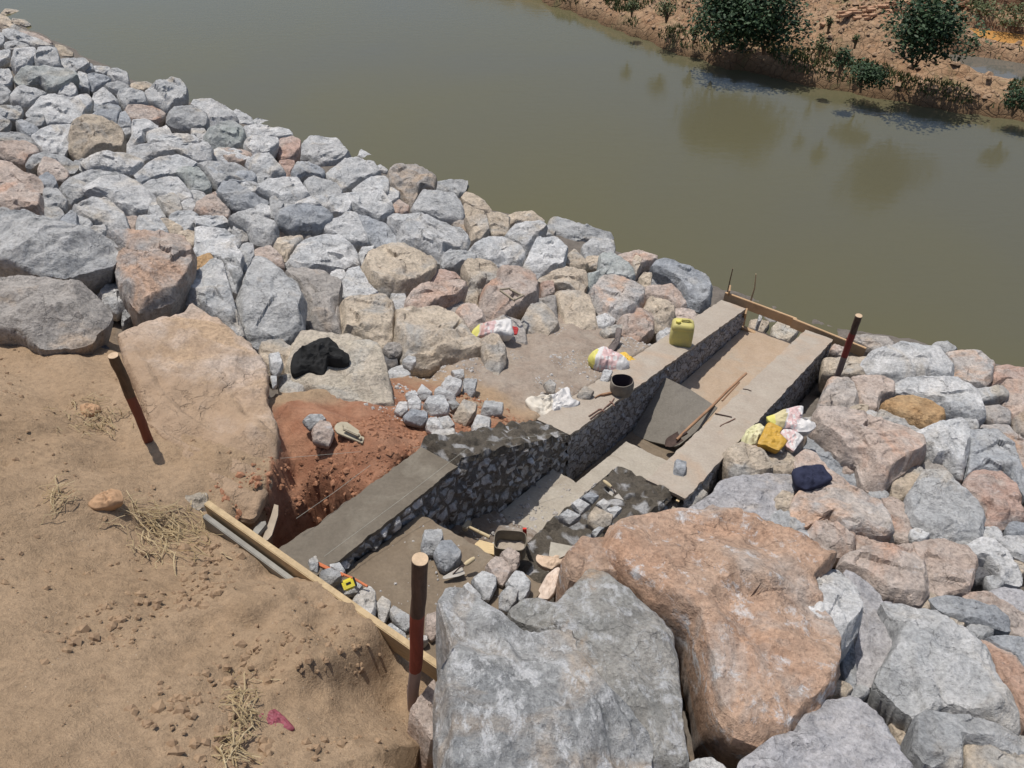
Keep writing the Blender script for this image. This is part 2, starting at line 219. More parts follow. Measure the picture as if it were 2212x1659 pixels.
DATA="""
R|t|0.2||-21,-16 81,-16 59,32 32,38 -21,59|mossy brown boulder in the top left corner at the water
R|t|0.2||21,40 70,43 99,56 81,75 32,81 5,59|
R|t|0.2||48,81 107,86 137,107 107,115 59,105|
R|t|0.2||-16,59 32,75 64,107 81,126 150,137 97,150 54,148 -16,107|
R|p|0.2||54,129 156,145 226,183 242,196 188,193 107,166|
R|w|0.3||5,129 43,124 134,161 215,191 242,204 161,212 97,188 32,166|
R|t|0.2||236,193 279,204 317,231 317,247 269,255 247,231|
R|w|0.2||-21,145 16,145 21,183 11,199 -21,199|
R|g|0.2||16,188 64,177 118,193 134,209 70,220 27,215|
R|w|0.2||59,215 150,209 161,236 145,263 124,306 70,306 48,269|
R|g|0.45||161,212 244,209 258,252 266,298 215,309 161,301 142,269|
R|w|0.2||252,258 365,255 392,277 333,314 269,306 263,279|
R|b|0.4||306,306 338,277 397,277 411,311 376,320 322,314|
R|w|0.2||397,285 473,290 478,303 451,325 414,317|
R|g|0.3||467,306 510,298 553,320 561,365 553,381 483,349 462,322|
R|c|0.3||59,333 107,301 188,295 322,311 341,344 301,371 252,405 204,392 172,360 81,371|pale green-grey flat topped boulder near the left edge
R|w|0.2||338,311 376,322 387,365 387,392 322,381 290,376 322,354|
R|b|0.5||365,322 440,328 483,344 456,371 397,395 376,365|
R|g|0.3||446,376 505,354 559,376 564,400 516,414 473,397|
R|w|0.2||-21,311 43,301 59,344 48,371 -21,381|
R|g|0.3||38,424 81,371 140,387 215,408 177,424 134,467 107,467 54,446|
R|w|0.1||129,473 177,424 226,408 301,424 376,408 403,446 365,478 354,521 301,545 204,537 107,494|broad flat pale slab left of the river edge boulders
R|w|0.3||403,414 446,387 499,424 516,451 473,462 419,473 387,456|
R|g|0.4||505,408 542,387 623,403 642,456 591,462 537,473 516,440|
R|b|0.4||349,521 392,451 462,456 467,467 408,499|
R|b|0.4||376,516 473,456 516,456 526,483 505,553 446,537|
R|g|0.35||623,403 671,371 741,354 784,357 811,392 811,446 763,465 720,489 644,456 626,430|grey angular boulder with jagged top on the water edge, upper left
R|t|0.2||564,360 634,354 671,371 623,397 569,387|
R|g|0.2||806,387 851,432 838,446 811,435|
R|p|0.25||537,483 553,462 661,462 709,483 717,505 671,542 591,537 548,516|
R|b|0.3||516,494 542,483 569,526 569,553 505,553|
R|w|0.25||816,473 838,443 902,438 994,483 1020,505 1031,537 967,548 908,564 886,516|
R|g|0.4||720,505 752,473 822,470 881,494 902,516 897,564 838,572 795,564 720,537|
R|w|0.2||999,489 1020,473 1090,516 1101,542 1031,548|
R|w|0.3||1090,521 1112,513 1163,526 1168,556 1096,548|
R|c|0.5||883,585 956,542 1010,537 1053,569 1066,601 1047,642 983,655 913,639 886,612|dark blue-green faceted boulder among pale ones near the water
R|t|0.35|.12|295,585 322,537 376,516 456,529 499,548 537,580 540,618 532,658 483,669 365,695 338,693 301,655|large rounded tan boulder high on the left of the grey slope
R|g|0.2||499,559 564,553 569,580 537,591|
R|w|0.3||569,526 644,521 693,553 628,580 628,612 580,639 537,682 537,644 569,591|
R|w|0.2||634,575 720,545 746,585 838,580 859,612 752,634 644,623|
R|w|0.45||542,677 575,634 741,618 838,634 881,610 918,644 908,701 827,706 773,682 698,687 612,709|long pale boulder with a dark shaded front, right of the rounded tan one
R|w|0.3||913,671 934,644 1010,647 1069,677 1090,698 1031,714 967,709 908,704|
R|w|0.1||134,591 215,542 322,542 301,585 301,644 279,679 193,661 150,618|
R|g|0.2||-21,462 91,462 102,483 81,521 32,521 -21,505|
R|b|0.4||64,526 97,521 166,559 177,580 134,599 97,575|
R|g|0.2||-21,575 81,575 129,591 156,628 107,623 32,618 -21,607|
R|p|0.2||-21,618 107,612 156,634 172,671 129,682 107,714 -21,677|
R|g|0.2||107,714 140,677 188,661 279,677 344,720 301,763 242,693 177,698 129,741|
R|w|0.3||344,698 430,671 526,671 623,693 618,733 564,755 483,746 376,736|
R|p|0.2||161,736 188,682 242,693 301,752 290,784 226,779 183,768|
R|w|0.15||569,763 671,693 768,674 827,698 859,714 806,752 752,763 655,779|
R|b|0.3||580,789 612,752 653,773 612,808|
R|c|0.45||752,752 779,725 859,733 908,789 916,816 870,840 827,832 795,773|
R|w|0.2||601,811 687,773 768,771 827,838 838,881 784,881 698,865 634,843|
R|g|0.2||838,709 913,704 1020,714 1096,757 1074,806 994,789 940,822 908,779 881,736|
R|g|0.2||279,779 344,752 430,741 494,752 569,773 591,800 483,806 408,838 344,806|
R|p|0.5|.08|-21,821 0,810 81,799 140,826 185,853 185,936 118,920 27,925 -21,885|pinkish boulder with a shaded front at the left edge
R|p|0.2||-21,693 32,698 107,752 177,773 188,838 129,827 70,800 -21,806|
R|w|0.25|.08|344,821 430,778 537,767 596,799 666,848 682,880 655,923 580,939 532,920 483,885 462,858 387,842|wide pale grey boulder above the tan overhanging boulder
R|g|0.4||252,821 301,772 376,799 397,848 344,874 306,883 269,842|
R|g|0.2||188,815 252,821 290,869 285,907 226,917 193,934 185,864|
R|w|0.4||311,912 344,891 403,864 462,866 516,912 542,936 569,1025 499,1030 467,998 376,971 333,939|
R|b|0.3||258,955 306,909 338,939 344,1006 290,995 252,971|
R|p|0.2||483,939 596,936 591,1025 569,1028 553,987 516,960|
R|w|0.45||591,944 666,934 704,966 730,1009 741,1038 644,1036 585,1030|
R|t|0.2||687,947 720,944 784,982 795,998 763,1044 736,1025 704,976|
R|t|0.2||671,858 752,842 784,885 795,934 763,963 714,923|
R|g|0.4|.35|-32,987 43,917 107,906 177,939 258,982 344,1009 456,1036 542,1073 553,1089 499,1111 473,1148 451,1156 269,1199 177,1189 81,1154 48,1143 -32,1132|huge dark grey boulder with a shaded overhang at the left edge
R|q|0.25|.3|451,1046 494,1028 698,1033 795,1054 840,1111 840,1154 806,1240 741,1304 607,1352 564,1293 516,1229 497,1132 537,1095|big tan and grey boulder leaning beside the dark gap
R|o|0.4|.2|838,1127 913,1100 928,1132 908,1175 870,1210 832,1237 800,1245 822,1186|small ochre yellow stone wedged behind the big tan boulder
R|m|0.35|.25|-32,1205 124,1199 215,1205 349,1240 419,1293 479,1363 456,1406 414,1444 387,1484 322,1505 177,1503 86,1444 -32,1428|broad brown-grey rough boulder at the left edge above the dirt
R|t|0.2|.1|-32,1127 32,1138 70,1159 102,1202 32,1210 -32,1210|
R|g|0.3|-.15|290,1181 354,1178 371,1229 311,1229|
R|g|0.2|-.1|526,1315 601,1309 607,1352 526,1417|
R|k|0.6|-.05|371,1457 397,1446 478,1522 483,1597 467,1645 419,1661 371,1618|
R|s|0|.1|500,1444 660,1376 780,1344 824,1300 940,1380 1090,1490 1166,1580 1160,1740 1208,1860 1212,1970 1180,2120 1090,2250 1000,2210 900,2110 770,2000 650,1860 570,1660|huge flat pinkish slab half covered by the dirt bank
R|w|0.5|.15|768,1283 795,1240 859,1186 924,1132 967,1154 1010,1304 1061,1465 994,1428 913,1379 816,1323|pale boulder with a long black shaded face behind the pink slab
R|w|0.15||859,1181 827,1127 843,1068 913,1041 994,1041 1053,1111 1020,1261 1004,1272 967,1154 924,1127|
R|g|0.5|.15|1016,1320 1048,1239 1069,1180 1101,1124 1150,1132 1225,1185 1306,1282 1322,1320 1311,1400 1322,1454 1214,1497 1107,1500 1048,1454 1021,1400|large grey boulder with a jagged shaded front above the black cloth
R|m|0.4|.1|1225,1185 1311,1169 1386,1180 1456,1218 1480,1239 1467,1336 1483,1454 1402,1446 1327,1422 1316,1309 1295,1266|square pale boulder with a dark front, left of the tan block
R|t|0.5|.05|1472,1320 1536,1306 1665,1290 1706,1336 1708,1400 1698,1475 1665,1529 1596,1489 1520,1454 1483,1451|tan block boulder above and right of the black cloth
R|t|0.25|.1|1563,1158 1590,1110 1671,1070 1751,1070 1805,1099 1880,1132 1880,1169 1832,1231 1751,1274 1671,1290 1644,1282 1579,1218|large domed tan boulder with a grey right flank, mid slope
R|w|0.2||1472,1244 1499,1169 1553,1158 1596,1239 1644,1285 1553,1303 1477,1309|
R|p|0.4|.1|1746,1303 1773,1271 1832,1239 1988,1218 2017,1234 2004,1271 1961,1298 1886,1330 1843,1355 1773,1349|pinkish grey flat boulder casting a dark gap, right of the domed one
R|r|0.3||1848,1239 1864,1185 1902,1167 1961,1175 1993,1201 1939,1231|
R|w|0.2|-.05|1687,1271 1751,1271 1773,1357 1724,1368 1698,1336|
R|t|0.3|.0|1706,1365 1778,1349 1875,1346 1939,1368 2014,1427 2041,1475 2074,1497 2100,1540 2074,1561 1886,1593 1751,1583 1724,1529 1703,1481|wide tan boulder left of the crumpled cement sack
R|p|0.35||1966,1346 2004,1317 2057,1328 2095,1363 2095,1395 2025,1435 1993,1400|
R|p|0.3|.08|2069,1348 2079,1267 2106,1240 2149,1235 2149,1170 2230,1162 2305,1192 2326,1251 2316,1307 2214,1374 2160,1393 2090,1391|pinkish boulder carrying a small wooden frame on top
R|t|0.25||1993,1164 2020,1134 2074,1137 2149,1158 2165,1185 2149,1239 2090,1255 2074,1320 2057,1346 2014,1314 1998,1282 2020,1239|
R|w|0.45||2020,1089 2079,1046 2116,1032 2181,1035 2251,1078 2275,1116 2245,1175 2197,1164 2122,1158 2074,1132|
R|g|0.3||1907,1110 1939,1086 1993,1086 2057,1099 2057,1140 1993,1145 1961,1164 1912,1158|
R|w|0.5|.1|1676,949 1703,930 1805,944 2009,1013 2028,1035 2014,1078 1988,1089 1923,1083 1907,1137 1875,1132 1810,1089 1724,1067 1719,1013|long white-edged block with a rough grey front, upper mid slope
R|b|0.1|.05|1536,928 1563,930 1671,971 1722,1011 1722,1070 1633,1081 1596,1051 1547,987|smooth blue-grey tilted slab left of the long block
R|g|0.3|.1|1773,911 1816,842 1832,833 1961,842 1993,885 2006,933 1993,971 1864,952 1794,933|
R|m|0.6|.15|1671,761 1698,725 1789,725 1886,777 1875,831 1821,836 1778,903 1735,863 1676,809|brown-topped pointed boulder with a big shaded face, river edge
R|g|0.3|.1|1859,804 1939,781 2021,781 2014,817 1982,855 1875,836|pointed grey slab jutting right over the water
R|t|0.2||1988,858 2014,828 2074,858 2125,906 2125,925 2047,906 2004,879|
R|t|0.2||1993,928 2004,879 2047,906 2100,922 2090,949 2009,960|
R|w|0.2|.05|1402,756 1488,697 1536,686 1617,713 1647,756 1622,772 1547,801 1477,831 1413,777|pale boulder with a bright white top, third up from the pointed one
R|g|0.2||1311,788 1349,761 1456,799 1480,828 1467,863 1402,874 1338,860|
R|w|0.2||1504,831 1596,772 1660,758 1679,783 1681,836 1660,844 1590,836|
R|b|0.4|.15|1187,938 1220,914 1295,889 1402,909 1439,938 1424,968 1381,995 1252,997 1198,968|flat oval slate grey rock casting a dark shadow on the slope
R|b|0.4|.05|1255,756 1279,705 1332,705 1405,740 1397,772 1322,761 1268,775|
R|w|0.2||1052,550 1116,539 1186,555 1251,558 1264,587 1208,601 1079,601 1057,577|
R|w|0.25||1047,630 1084,596 1197,592 1205,625 1170,671 1106,681 1068,657|
R|r|0.2|.05|1186,657 1208,606 1261,592 1300,609 1298,652 1278,689 1251,700 1208,698|rust coloured upright rock near the water, upper slope
R|r|0.2|-.05|1202,700 1272,692 1275,727 1256,773 1235,778 1208,727|
R|w|0.35|.05|1291,684 1304,630 1337,601 1423,606 1455,606 1487,647 1517,679 1492,703 1401,730 1347,727 1331,706|bulky pale boulder right of the rust coloured rock
R|w|0.3||1543,684 1557,648 1616,684 1628,706 1610,724 1562,700|
R|w|0.3||1621,724 1643,712 1678,738 1670,751 1632,741|
R|p|0.3||910,689 934,644 998,649 1068,652 1095,679 1063,706 1025,719 928,703|
R|w|0.3||1060,703 1111,676 1165,671 1208,722 1235,749 1229,767 1165,789 1116,759 1079,735|
R|b|0.2||894,727 928,703 971,703 1095,749 1111,775 1079,805 950,794 907,783|
R|w|0.2||1095,818 1165,783 1283,773 1320,824 1342,856 1240,902 1165,853|
R|b|0.35|.05|928,856 961,789 1014,794 1095,851 1162,872 1165,891 1095,923 1004,907|
R|p|0.2||843,888 934,826 939,861 993,910 988,942 896,947 843,926|
R|w|0.25||843,937 971,937 990,969 918,993 880,979 843,969|
R|g|0.3||982,947 1095,907 1127,937 1186,969 1208,1006 1186,1047 1165,1073 1090,1052 1068,998|
R|g|0.2||1165,856 1186,848 1229,894 1197,945 1170,939|
R|w|0.15||1235,899 1342,853 1401,848 1508,834 1530,872 1498,920 1439,920 1401,899|
R|w|0.25||1503,840 1659,832 1694,883 1702,915 1637,955 1535,918 1508,894|
R|p|0.3||1688,899 1723,864 1769,899 1766,923 1702,942|
R|w|0.2||1390,1001 1439,958 1508,918 1546,931 1584,1022 1597,1063 1508,1063 1444,1028|
R|t|0.35||1181,1071 1197,1039 1304,1022 1312,1039 1240,1133 1218,1124|
R|p|0.2||1095,1087 1165,1063 1224,1119 1229,1159 1133,1143 1095,1127|
R|w|0.2|.05|1227,1151 1304,1049 1401,1020 1471,1020 1549,1103 1549,1154 1487,1184 1401,1173 1294,1184|wide low white-grey boulder left of the domed tan boulder
R|w|0.2||1546,1103 1562,1071 1632,1068 1584,1114 1568,1173 1546,1157|
R|w|0.15||843,979 971,993 1047,1044 1036,1060 993,1098 918,1071 843,1060|
R|w|0.2||1022,1103 1047,1057 1095,1057 1103,1119 1063,1176 1030,1154|
R|g|0.35||902,1076 971,1082 1025,1124 1052,1184 1014,1253 971,1157 934,1119|
R|t|0.2||2004,949 2100,925 2116,1003 2079,1038 2025,1062 2031,1003|
R|t|0.2||2100,928 2154,920 2202,944 2202,1024 2122,1032 2111,992|
R|t|0.2||2155,950 2224,923 2294,918 2353,950 2343,972 2214,966 2155,999|
R|w|0.35|.05|2181,1025 2224,977 2326,960 2367,985 2326,1028 2310,1076 2267,1103 2192,1042|
R|g|0.3|.05|2364,972 2386,945 2466,966 2579,1001 2643,1009 2651,1044 2525,1060 2450,1084 2402,1042|flat grey slab boulder at the water edge above the tan cluster
R|t|0.15|.0|2579,1004 2643,994 2697,1007 2748,1093 2665,1098 2649,1047|smooth tan boulder rounding into the water edge
R|g|0.45|.05|2509,1074 2557,1035 2651,1044 2657,1098 2590,1119 2531,1117|
R|w|0.4|.1|2249,1178 2316,1036 2396,1032 2453,1084 2434,1168 2386,1181 2321,1205|tall pale boulder with a brown shaded foot, mid slope
R|t|0.3||2431,1154 2450,1106 2482,1079 2544,1149 2531,1168 2471,1168|
R|t|0.3||2305,1211 2386,1181 2439,1164 2531,1176 2539,1219 2509,1283 2461,1264 2391,1235|
R|r|0.4|.1|2335,1224 2391,1216 2399,1270 2343,1291|small brick red cube-like stone between tan boulders
R|c|0.2||2531,1187 2584,1176 2590,1106 2643,1101 2719,1154 2743,1203 2724,1221 2590,1211 2574,1254 2531,1272|
R|p|0.3||2638,1114 2756,1087 2845,1119 2839,1136 2772,1157 2745,1211 2719,1154|
R|t|0.3|.05|2727,1133 2745,1103 2775,1117 2767,1154 2745,1200|
R|t|0.4|.0|2759,1203 2778,1181 2818,1185 2811,1240 2772,1254|
R|b|0.25|.1|2810,1160 2847,1122 2912,1133 2987,1170 3041,1197 3076,1240 3065,1318 3014,1350 2966,1318 2928,1235 2874,1192 2831,1181|large blue-grey boulder beside the river end of the left wall
R|p|0.3|.05|2778,1248 2901,1232 2939,1270 2971,1340 2923,1356 2874,1315 2783,1294|orange cracked boulder left of the blue-grey one
R|q|0.3|.1|2544,1270 2595,1208 2643,1200 2719,1227 2780,1251 2786,1305 2743,1377 2676,1404 2622,1391 2579,1348 2555,1302|broad boulder with an orange stain, left of the yellow jerrycan
R|t|0.3|.05|2764,1356 2804,1291 2858,1302 2915,1334 2915,1374 2880,1436 2826,1439 2783,1399|
R|t|0.2|.0|2396,1267 2461,1259 2547,1289 2571,1348 2587,1450 2482,1460 2439,1439 2412,1348|tan slab with a small dark hole near its foot
R|t|0.25|.0|2249,1396 2289,1323 2337,1314 2375,1348 2415,1401 2407,1431 2359,1479 2289,1471 2254,1439|
R|m|0.3||2310,1299 2402,1277 2410,1401 2375,1380 2343,1315|
R|t|0.3||2590,1431 2654,1406 2692,1401 2681,1436 2622,1463|
R|t|0.3||2068,1480 2143,1442 2186,1512 2186,1566 2154,1619 2116,1649 2100,1593|
R|n|0.12|.02|1316,1431 1402,1442 1536,1458 1596,1491 1644,1555 1663,1609 1695,1716 1700,1797 1596,1815 1467,1810 1424,1794 1349,1732 1257,1689 1241,1619 1268,1501|big flat beige boulder lying under the black cloth
R|k|0.3|-.1|1639,1533 1714,1544 1722,1587 1692,1603 1660,1582|
R|w|0.2|-.05|1665,1619 1687,1598 1735,1582 1778,1625 1724,1652 1681,1657|
R|t|0.3|-.1|1201,1625 1257,1609 1327,1689 1306,1759 1220,1743|
R|m|0.4||3647,1457 3722,1450 3829,1466 3869,1489 3855,1513 3775,1534 3732,1502|
R|g|0.35||4011,1505 4043,1480 4091,1477 4136,1515 4112,1529 4075,1540 4043,1510|
R|w|0.3|.08|3719,1574 3759,1531 3829,1505 3882,1490 3989,1510 4053,1514 4086,1553 4120,1596 4112,1647 4043,1647 3882,1652 3845,1641 3754,1620|broad pale boulder right of the red striped stake
R|q|0.2|.03|4083,1526 4139,1516 4241,1522 4297,1574 4286,1639 4251,1673 4193,1679 4123,1641 4118,1590|
R|r|0.35|.05|4254,1644 4300,1585 4348,1577 4450,1617 4450,1713 4353,1660 4284,1665|pink boulder at the right edge above the dark gap
R|g|0.35||4211,1681 4326,1670 4360,1697 4353,1721 4241,1738 4225,1713|
R|t|0.2|-.05|3556,1553 3647,1545 3759,1540 3724,1585 3759,1633 3663,1628 3556,1620|
R|q|0.3|-.03|3532,1751 3583,1635 3657,1639 3684,1665 3708,1724 3700,1780 3668,1791 3540,1772|
R|p|0.2|.02|3665,1639 3722,1624 3823,1635 3861,1660 3863,1716 3807,1724 3791,1780 3743,1791 3711,1756 3690,1681|
R|w|0.35|.08|3845,1671 3914,1643 4123,1648 4193,1687 4227,1719 4260,1812 4203,1826 4096,1804 4043,1762 3936,1716 3866,1716|large pale grey boulder above the orange-brown oval stone
R|o|0.35|.15|3802,1751 3872,1718 3936,1715 4032,1751 4075,1786 4083,1810 4043,1863 4000,1863 3936,1834 3845,1791|orange-brown oval stone resting on grey rock, right side
R|g|0.4|.05|3773,1823 3807,1767 3855,1794 3936,1831 4043,1863 4032,1882 3882,1877 3781,1842|
R|q|0.3||4230,1762 4310,1755 4367,1788 4364,1834 4289,1839 4246,1802|
R|q|0.15||4209,1845 4310,1837 4359,1837 4391,1879 4450,1938 4439,2045 4391,1981 4310,1869|
R|m|0.3|.05|4372,1815 4450,1756 4450,1911 4385,1869|
R|p|0.35|.12|3534,1885 3502,1847 3524,1778 3615,1780 3722,1802 3773,1831 3914,1874 3976,1917 3992,1973 3936,2010 3861,2061 3813,2120 3775,2128 3727,2104 3700,2013 3636,1986 3572,1917|large pinkish orange boulder with a deep shaded front below the torn sacks
R|b|0.15|-.05|3433,1960 3454,1901 3540,1874 3583,1933 3647,2008 3706,2077 3722,2120 3647,2104 3572,2045 3518,1992|slate grey slab supporting the navy cloth
R|w|0.3|.05|3930,1890 4053,1837 4144,1822 4185,1863 4185,1938 4155,2067 4123,2061 4075,1997 4032,1997 3979,1938|
R|b|0.15|.03|4179,1863 4310,1861 4380,1928 4401,1997 4433,2056 4433,2174 4391,2131 4359,2045 4230,2045 4161,2088 4177,1965|wide slate blue boulder near the right edge
R|r|0.3|.08|4150,2099 4193,2050 4326,2040 4364,2088 4407,2195 4433,2243 4310,2291 4241,2275 4246,2217 4171,2152|reddish pink square boulder near the right edge
R|g|0.15|.06|3909,2163 3962,2088 3989,2035 4075,2040 4150,2115 4219,2179 4254,2233 4235,2332 4043,2337 3989,2318 3930,2259|large dome of plain grey rock, lower right
R|m|0.2||3957,2029 4011,1986 4064,1994 4118,2045 4166,2115 4075,2051 3989,2040|
R|q|0.2|.08|3419,2174 3465,2118 3583,2092 3700,2118 3802,2174 3845,2238 3855,2307 3775,2313 3722,2291 3657,2302 3583,2238 3475,2281 3425,2233|pink and white mottled boulder below the navy cloth
R|p|0.15|-.05|3800,2155 3869,2149 3918,2192 3934,2294 3966,2345 3907,2353 3837,2321 3826,2224|
R|t|0.3|.02|3339,2163 3374,2126 3427,2128 3430,2206 3390,2230 3347,2200|
R|z|0.05|.0|2966,2203 3073,2144 3111,2087 3159,2065 3348,2047 3438,2063 3470,2103 3417,2136 3358,2168 3352,2243 3288,2264 3127,2232|low pale grey slab left of the navy cloth
R|p|0.3||3208,1922 3283,1922 3347,1952 3272,1997 3208,1986|
R|t|0.3||3294,1981 3363,1962 3417,1973 3446,2013 3422,2048 3374,2061 3315,2045|
R|t|0.3||3121,1964 3207,1910 3277,1942 3315,1996 3342,2044 3261,2066 3180,2066 3143,2023|
R|b|0.2||3196,2066 3229,2001 3277,2050 3256,2066|
R|p|0.2||3417,1992 3475,1949 3529,1970 3572,2040 3700,2099 3615,2115 3540,2088 3433,2061|
R|p|0.25|.03|3622,2461 3644,2402 3773,2367 3934,2351 3998,2461 4009,2574 3961,2616 3826,2574 3719,2504|orange streaked boulder half sunk in brown rubble, lower right
R|p|0.15|.05|3928,2351 4073,2335 4170,2375 4210,2412 4216,2450 4189,2555 4122,2563 4009,2574 3988,2482|smooth pinkish boulder right of the brown rubble
R|k|0.3|-.1|4210,2415 4256,2418 4315,2477 4288,2509 4197,2541 4186,2547|
R|w|0.2|.03|4173,2361 4229,2324 4288,2337 4363,2402 4412,2482 4412,2536 4310,2509 4304,2471 4256,2418 4208,2412|
R|w|0.2||4291,2337 4310,2325 4449,2316 4449,2439 4363,2399|
R|b|0.4||4342,2284 4363,2249 4449,2267 4449,2321 4358,2313|
R|p|0.15|.0|4116,2568 4256,2560 4337,2606 4444,2670 4444,2778 4363,2745 4304,2643 4202,2611|
R|z|0.2|.02|4261,2557 4337,2539 4406,2549 4449,2568 4449,2676 4363,2622|
R|b|0.2|.03|4014,2590 4073,2576 4202,2603 4304,2627 4358,2676 4363,2735 4256,2702 4149,2681 4052,2633|
R|w|0.25|.25|3322,2649 3370,2600 3424,2565 3536,2477 3622,2469 3676,2525 3706,2579 3716,2697 3681,2748 3649,2791 3606,2839 3558,2829 3472,2791 3424,2770 3370,2724|big grey boulder resting on the edge of the orange slab
R|z|0.15|.1|3622,2469 3681,2482 3751,2525 3800,2574 3808,2606 3853,2614 3886,2659 3869,2751 3832,2842 3773,2960 3698,2971 3687,2804 3714,2697 3703,2579|tall lilac-grey wedge boulder right of the big grey one
R|b|0.2|.0|3612,2834 3655,2783 3684,2740 3698,2971 3665,2987 3633,2912|
R|w|0.2|.15|3805,2609 3934,2609 4041,2636 4116,2717 4229,2760 4256,2803 4291,2873 4307,2964 4382,3071 4417,3184 4310,3179 4229,3130 4095,3077 3977,3090 3955,3111 3880,3066 3826,3012 3781,2966 3800,2878 3853,2803 3875,2728|huge flat pale grey boulder in the lower right
R|p|0.15|.0|4235,2760 4363,2827 4444,2937 4444,3179 4374,3044 4291,2883|
R|b|0.2|.1|4256,2760 4337,2749 4444,2760 4444,2926 4374,2840|
R|g|0.3|.12|3955,3103 3998,3082 4202,3114 4310,3157 4449,3189 4449,3286 4256,3227 4162,3205 4159,3318 4041,3308 3998,3291 3950,3232|grey boulder with a white chipped edge in the bottom right corner
R|t|0.2|.1|4167,3214 4256,3192 4363,3248 4449,3286 4449,3372 4181,3372|
R|t|0.2|-.15|3837,3130 3934,3125 3939,3286 3902,3259 3869,3195|small sunlit beige stone deep between bottom boulders
R|z|0.15|.2|3182,3372 3182,3308 3236,3254 3343,3189 3418,3165 3461,3093 3558,3028 3665,3004 3746,3034 3805,3103 3869,3195 3939,3313 3955,3372|mottled grey pointed boulder at the bottom edge
R|O|0.1|.2|2606,2320 2660,2270 2880,2210 3060,2196 3200,2226 3380,2300 3620,2430 3520,2520 3640,2800 3624,2940 3580,3020 3400,3180 3280,3244 3160,3180 3074,3080 3034,2900 2980,2710 2830,2610 2676,2480 2616,2410|enormous flat orange slab, largest stone, lower right
R|O|0.4|.15|2429,2426 2504,2340 2606,2318 2622,2372 2676,2506 2611,2501 2514,2522 2461,2501|orange-brown angular boulder beside the paper sacks
R|y|0.12|.25|2181,2658 2267,2599 2386,2588 2493,2518 2536,2459 2563,2453 2606,2486 2665,2540 2767,2604 2847,2674 2906,2728 2920,2813 2936,2964 2947,3168 2966,3286 2987,3383 2643,3383 2429,3018 2396,2749|mottled grey and rust boulder left of the deep black crack
R|v|0.15|.45|1882,2580 1910,2536 1980,2522 2080,2576 2190,2664 2260,2730 2470,2736 2490,2840 2600,3000 2796,3160 2820,3280 2800,3440 1900,3440 1890,3200 1876,2960 1950,2800 1916,2680|huge grey boulder in front with white speckles, bottom centre
R|p|0.1|.05|1773,3068 1875,2934 1902,3020 1929,3181 1859,3192 1821,3127|
R|w|0.2|.02|1526,2590 1553,2558 1590,2535 1625,2569 1623,2644 1604,2698 1563,2692 1504,2649|grey rock tip poking out of the dirt bank edge
R|w|0.2|.1|2955,3308 3009,3281 3073,3273 3132,3313 3154,3372 2966,3372|
R|n|0.3|.02|761,2181 789,2125 866,2104 901,2146 901,2202 866,2223 789,2230|pale yellowish stone beside straw at the end of the board
R|w|0.4|.05|3274,1389 3283,1349 3296,1343 3291,1380|
R|t|0.3|-.25|3239,1389 3261,1382 3322,1391 3320,1411 3296,1444 3234,1433|squared tan stone between the wall ends by the river board
R|m|0.4|-.15|3296,1354 3335,1362 3384,1384 3357,1398 3326,1406 3300,1380|
R|n|0.2|-.12|3335,1415 3362,1393 3397,1389 3432,1406 3458,1424 3410,1481 3362,1494 3331,1459|beige stone leaning on the river end of the right wall
R|t|0.3|-.1|3072,1228 3116,1226 3127,1266 3116,1301 3076,1301 3067,1266|
R|t|0.3|-.1|3181,1259 3203,1257 3247,1279 3230,1288 3195,1275|
R|p|0.4|.0|3586,1512 3603,1486 3669,1516 3643,1538 3608,1529|
R|t|0.2|-.08|2864,2184 2924,2124 3000,2096 3060,2144 3000,2200 2900,2224|
R|n|0.2|-.06|2956,2080 3020,2020 3070,2040 3060,2110 2990,2124|
F|p|.3||3523,2243 3603,2232 3686,2292 3699,2326 3683,2407 3584,2406 3497,2390 3475,2316|
F|g|.3||496,1198 511,1247 459,1290 409,1296 358,1228 384,1183 445,1184|
F|m|.3||2273,1446 2279,1500 2216,1504 2128,1472 2100,1425 2118,1397 2175,1368 2240,1392|
F|p|.3||4455,1810 4401,1834 4303,1802 4299,1742 4331,1657 4429,1648 4500,1738|
F|t|.3||3864,2171 3808,2103 3820,2050 3926,2011 3982,2031 4001,2084 3938,2156|
F|w|.3||-39,233 23,220 47,219 43,261 16,284 -39,282 -44,260|
F|p|.3||2824,1357 2823,1447 2740,1496 2686,1477 2658,1412 2718,1342|
F|t|.3||1125,1493 1216,1475 1278,1521 1285,1603 1160,1623 1116,1573|
F|w|.3||565,1327 499,1355 449,1330 418,1292 464,1233 528,1227 598,1283|
F|m|.3||3381,1982 3322,1944 3352,1872 3433,1857 3488,1893 3447,1964|
F|g|.3||3439,2211 3484,2256 3492,2286 3436,2310 3363,2314 3315,2282 3325,2232 3376,2206|
F|g|.3||14,367 51,400 43,441 14,457 -33,449 -54,420 -30,383|
F|w|.3||872,975 822,1016 766,1017 721,958 754,922 828,917 858,938|
F|p|.3||2875,1400 2894,1351 2945,1340 2995,1344 3012,1375 3015,1413 2940,1436 2892,1434|
F|p|.3||3672,2302 3716,2279 3796,2308 3818,2362 3776,2384 3702,2381 3675,2350|
F|t|.3||819,1277 804,1347 782,1359 719,1359 703,1312 731,1277 785,1254|
F|m|.3||1935,1291 1996,1307 2015,1337 1985,1376 1929,1379 1883,1350 1882,1313|
F|m|.3||2025,1416 2080,1404 2133,1421 2126,1467 2050,1480 2000,1450|
F|g|.3||4166,2761 4160,2723 4214,2680 4253,2673 4288,2718 4290,2748 4251,2777 4213,2785|
F|g|.3||2,501 53,534 37,563 -11,585 -44,561 -42,507|
F|w|.3||719,951 674,969 637,934 646,878 706,878 733,913|
F|g|.3||-42,958 -64,928 -33,907 11,897 46,907 55,940 30,957 -7,964|
